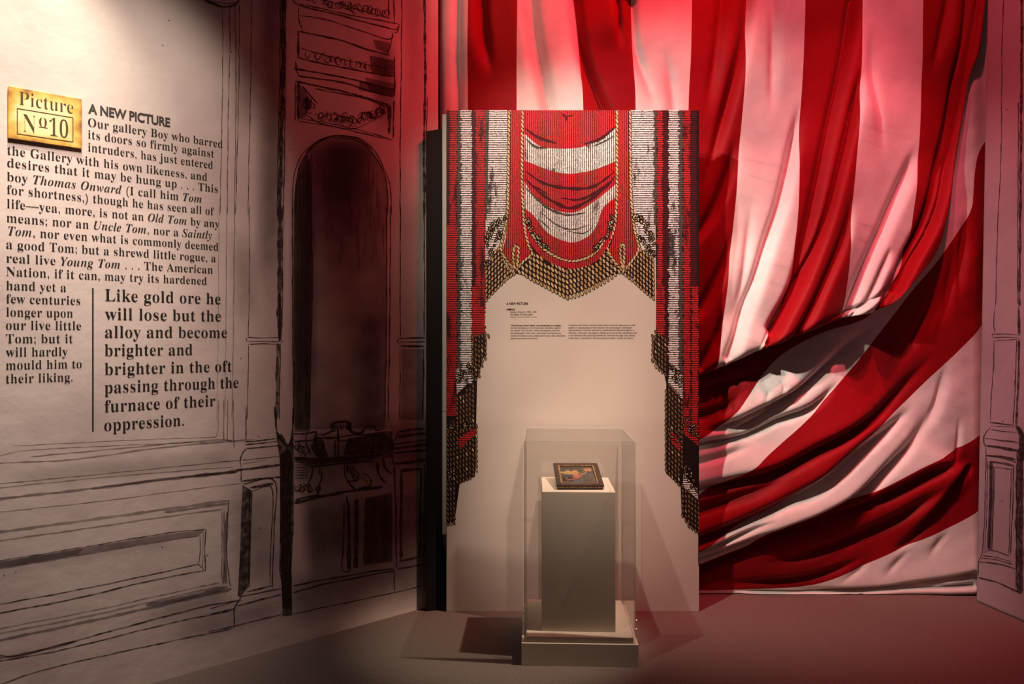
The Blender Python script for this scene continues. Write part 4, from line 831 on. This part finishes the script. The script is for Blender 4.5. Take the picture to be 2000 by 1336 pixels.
for x, zz in ((-.2265, .115), (-.2265, .075), (.2265, .09), (.2265, .055)):
    n = 10; V = [(x + dx, -.196 + .0045 * math.cos(q), zz + .0045 * math.sin(q)) for dx in (-.0008, .0026) for q in np.linspace(0, 6.283, n, endpoint=False)]
    Fs = [tuple(range(n)), tuple(range(2 * n - 1, n - 1, -1))] + [(i, (i + 1) % n, n + (i + 1) % n, n + i) for i in range(n)]
    q = MB(); q.raw(V, Fs, 'steel'); q.build('screw', cov)
p = MB(); a0, a1, b0, b1, h, t = -.2225, .2225, -.205, .208, .809, .005
for bx in ((a0, a1, b0, b0 + t, 0, h), (a0, a1, b1 - t, b1, 0, h), (a0, a0 + t, b0 + t, b1 - t, 0, h), (a1 - t, a1, b0 + t, b1 - t, 0, h), (a0 + t, a1 - t, b0 + t, b1 - t, h - t, h)):
    i0 = len(p.f); p.box(*bx, 'acrylic')
p.build('clear_box', cov)
p = MB(); g = .0022; y_ = .0002
for x in (a0, a1):
    for y in (b0, b1):
        p.box(x - g, x + g, y - g, y + g, 0, h + g, 'acrylic_edge')
for y in (b0, b1): p.box(a0 + g, a1 - g, y - g, y + g, h - g, h + g, 'acrylic_edge')
for x in (a0, a1): p.box(x - g, x + g, b0 + g, b1 - g, h - g, h + g, 'acrylic_edge')
o = p.build('edge_joint', cov); o['label'] = 'bright glued edges of the acrylic box'
ped = empty('pedestal', (CC[0], CC[1], .112), 'tall narrow cream pedestal inside the clear case, holding the small picture', 'pedestal', YAW)
p = MB(); p.box(-.150, .150, -.147, .150, 0, .5725, 'plinth'); p.build('pedestal_column', ped, bevel=.0012)

# ------------------------------------------------------------------ small framed picture, tilted on a wedge
M['frame'] = mat('dark_wood', (.060, .030, .020), .45, .4, ((.025, .014, .010), 30, .35, .65), (60, .3, .002))
M['gilt'] = mat('worn_gilt', (.38, .24, .11), .45, .5, ((.16, .09, .04), 120, .4, .6), metal=.3)
M['pic_ground'] = mat('picture_ground', (.075, .060, .045), .4, .4, ((.045, .035, .03), 25, .35, .65))
for nme, c in [('pic_yellow', (.36, .25, .08)), ('pic_tan', (.38, .20, .09)), ('pic_red', (.34, .09, .06)), ('pic_green', (.05, .065, .03)), ('pic_blue', (.07, .08, .10)), ('pic_line', (.30, .21, .12)), ('pic_dark', (.018, .012, .010))]:
    M[nme] = mat(nme, c, .4, .4, (tuple(k * .55 for k in c), 90, .4, .65))
ZP = .6848
pict = empty('framed_picture', (.284, 2.838, ZP), 'small dark framed picture lying tilted on top of the cream pedestal', 'picture')
tilt = math.radians(12.0); FW, FD, FT = .198, .238, .020
def tp(x, v, hh): return (x, v * math.cos(tilt) - hh * math.sin(tilt) + FT * math.sin(tilt) * 0, v * math.sin(tilt) + hh * math.cos(tilt))
def tbox(mb, x0, x1, v0, v1, h0, h1, m):
    V = [tp(x, v, hh) for hh in (h0, h1) for v in (v0, v1) for x in (x0, x1)]
    mb.raw(V, [(0, 2, 3, 1), (4, 5, 7, 6), (0, 1, 5, 4), (2, 6, 7, 3), (0, 4, 6, 2), (1, 3, 7, 5)], m)
p = MB(); hw = FW / 2; fwid = .020
for bx in ((-hw, hw, 0, fwid), (-hw, hw, FD - fwid, FD), (-hw, -hw + fwid, fwid, FD - fwid), (hw - fwid, hw, fwid, FD - fwid)): tbox(p, *bx, .011, FT + .001, 'frame')
p.build('frame', pict, bevel=.002)
p = MB()
for bx in ((-hw + fwid, hw - fwid, fwid, fwid + .006), (-hw + fwid, hw - fwid, FD - fwid - .006, FD - fwid), (-hw + fwid, -hw + fwid + .006, fwid + .006, FD - fwid - .006), (hw - fwid - .006, hw - fwid, fwid + .006, FD - fwid - .006)): tbox(p, *bx, .012, FT - .001, 'gilt')
o = p.build('gilt_fillet', pict); o['label'] = 'worn gilt inner edge'
p = MB(); tbox(p, -hw + .004, hw - .003, .002, FD - .003, .0, .0085, 'frame'); tbox(p, -hw + .006, hw - .006, .0012, .004, .0085, .0112, 'gilt'); p.build('backing', pict)
p = MB(); tbox(p, -hw + fwid + .002, hw - fwid - .002, fwid + .002, FD - fwid - .002, .0112, .0130, 'pic_ground')
u0, u1, v0, v1 = -hw + fwid + .006, hw - fwid - .006, fwid + .006, FD - fwid - .006
LP = [0]
def pp(P, m, curve=True):                          # coloured shape in the picture, unit coordinates
    LP[0] += 1
    Q = catmull(P + [P[0]], .05)[:-1] if curve else P
    p.poly([tp(u0 + (u1 - u0) * min(max(a, 0), 1), v0 + (v1 - v0) * min(max(b, 0), 1), .0131 + LP[0] * 2e-5) for a, b in Q], m)
pp([(0, .72), (.12, .71), (.22, .80), (.33, .72), (.36, .60), (.26, .55), (.1, .60), (0, .64)], 'pic_yellow')
pp([(.34, .70), (.42, .82), (.52, .78), (.56, .68), (.50, .58), (.38, .58)], 'pic_tan')
pp([(.50, .78), (.54, .92), (.63, .93), (.70, .84), (.68, .70), (.58, .66)], 'pic_green')
pp([(.56, .66), (.66, .60), (.75, .66), (.74, .80), (.70, .92), (.76, .90), (.79, .72), (.74, .58), (.62, .54)], 'pic_tan')
pp([(.75, .86), (.82, .93), (.94, .88), (.96, .76), (.86, .72), (.78, .77)], 'pic_tan')
pp([(.34, .52), (.38, .34), (.52, .32), (.59, .42), (.58, .55), (.48, .60), (.38, .58)], 'pic_red')
pp([(.38, .56), (.42, .44), (.50, .46), (.52, .58), (.44, .62)], 'pic_tan')
pp([(.02, .40), (.32, .42), (.33, .20), (.04, .18)], 'pic_dark', False)
pp([(.10, .34), (.18, .36), (.20, .33), (.12, .31)], 'pic_yellow')
pp([(.12, .26), (.36, .30), (.52, .30), (.36, .26), (.16, .20)], 'pic_red')
pp([(.36, .22), (.58, .30), (.66, .20), (.62, .06), (.30, .06)], 'pic_blue')
pp([(.80, .64), (.98, .62), (.98, .50), (.66, .54)], 'pic_blue', False)
def pl_(P, wd=.008):
    Q = np.array(catmull(P, .03)); T = np.gradient(Q, axis=0); T /= np.linalg.norm(T, axis=1)[:, None] + 1e-9; N = np.stack([-T[:, 1], T[:, 0]], 1)
    A = [tuple(q) for q in Q + N * wd / 2]; B = [tuple(q) for q in Q - N * wd / 2]; pp(A + B[::-1], 'pic_line', False)
for P in ([(.03, .50), (.30, .52), (.62, .50), (.97, .52)], [(.62, .52), (.60, .30), (.61, .04)], [(.97, .52), (.96, .20), (.98, .03)], [(.68, .46), (.92, .46)], [(.66, .12), (.80, .15), (.95, .12)], [(.72, .40), (.74, .30), (.72, .26)], [(.82, .42), (.86, .34), (.82, .26)], [(.62, .90), (.70, .70), (.62, .60)], [(0, .03), (.5, .03), (.98, .02)], [(.40, .50), (.46, .42), (.52, .52)]): pl_(P)
p.build('picture_sheet', pict)
p = MB(); V = [tp(x, v, -.0003) for x in (-.05, .05) for v in (.10, .225)]
V += [(x, y, 0.0002) for x in (-.05, .05) for y in (V[0][1], V[1][1])]
p.raw(V, [(0, 1, 3, 2), (4, 6, 7, 5), (0, 2, 6, 4), (1, 5, 7, 3), (0, 4, 5, 1), (2, 3, 7, 6)], 'black')
o = p.build('wedge_support', pict)
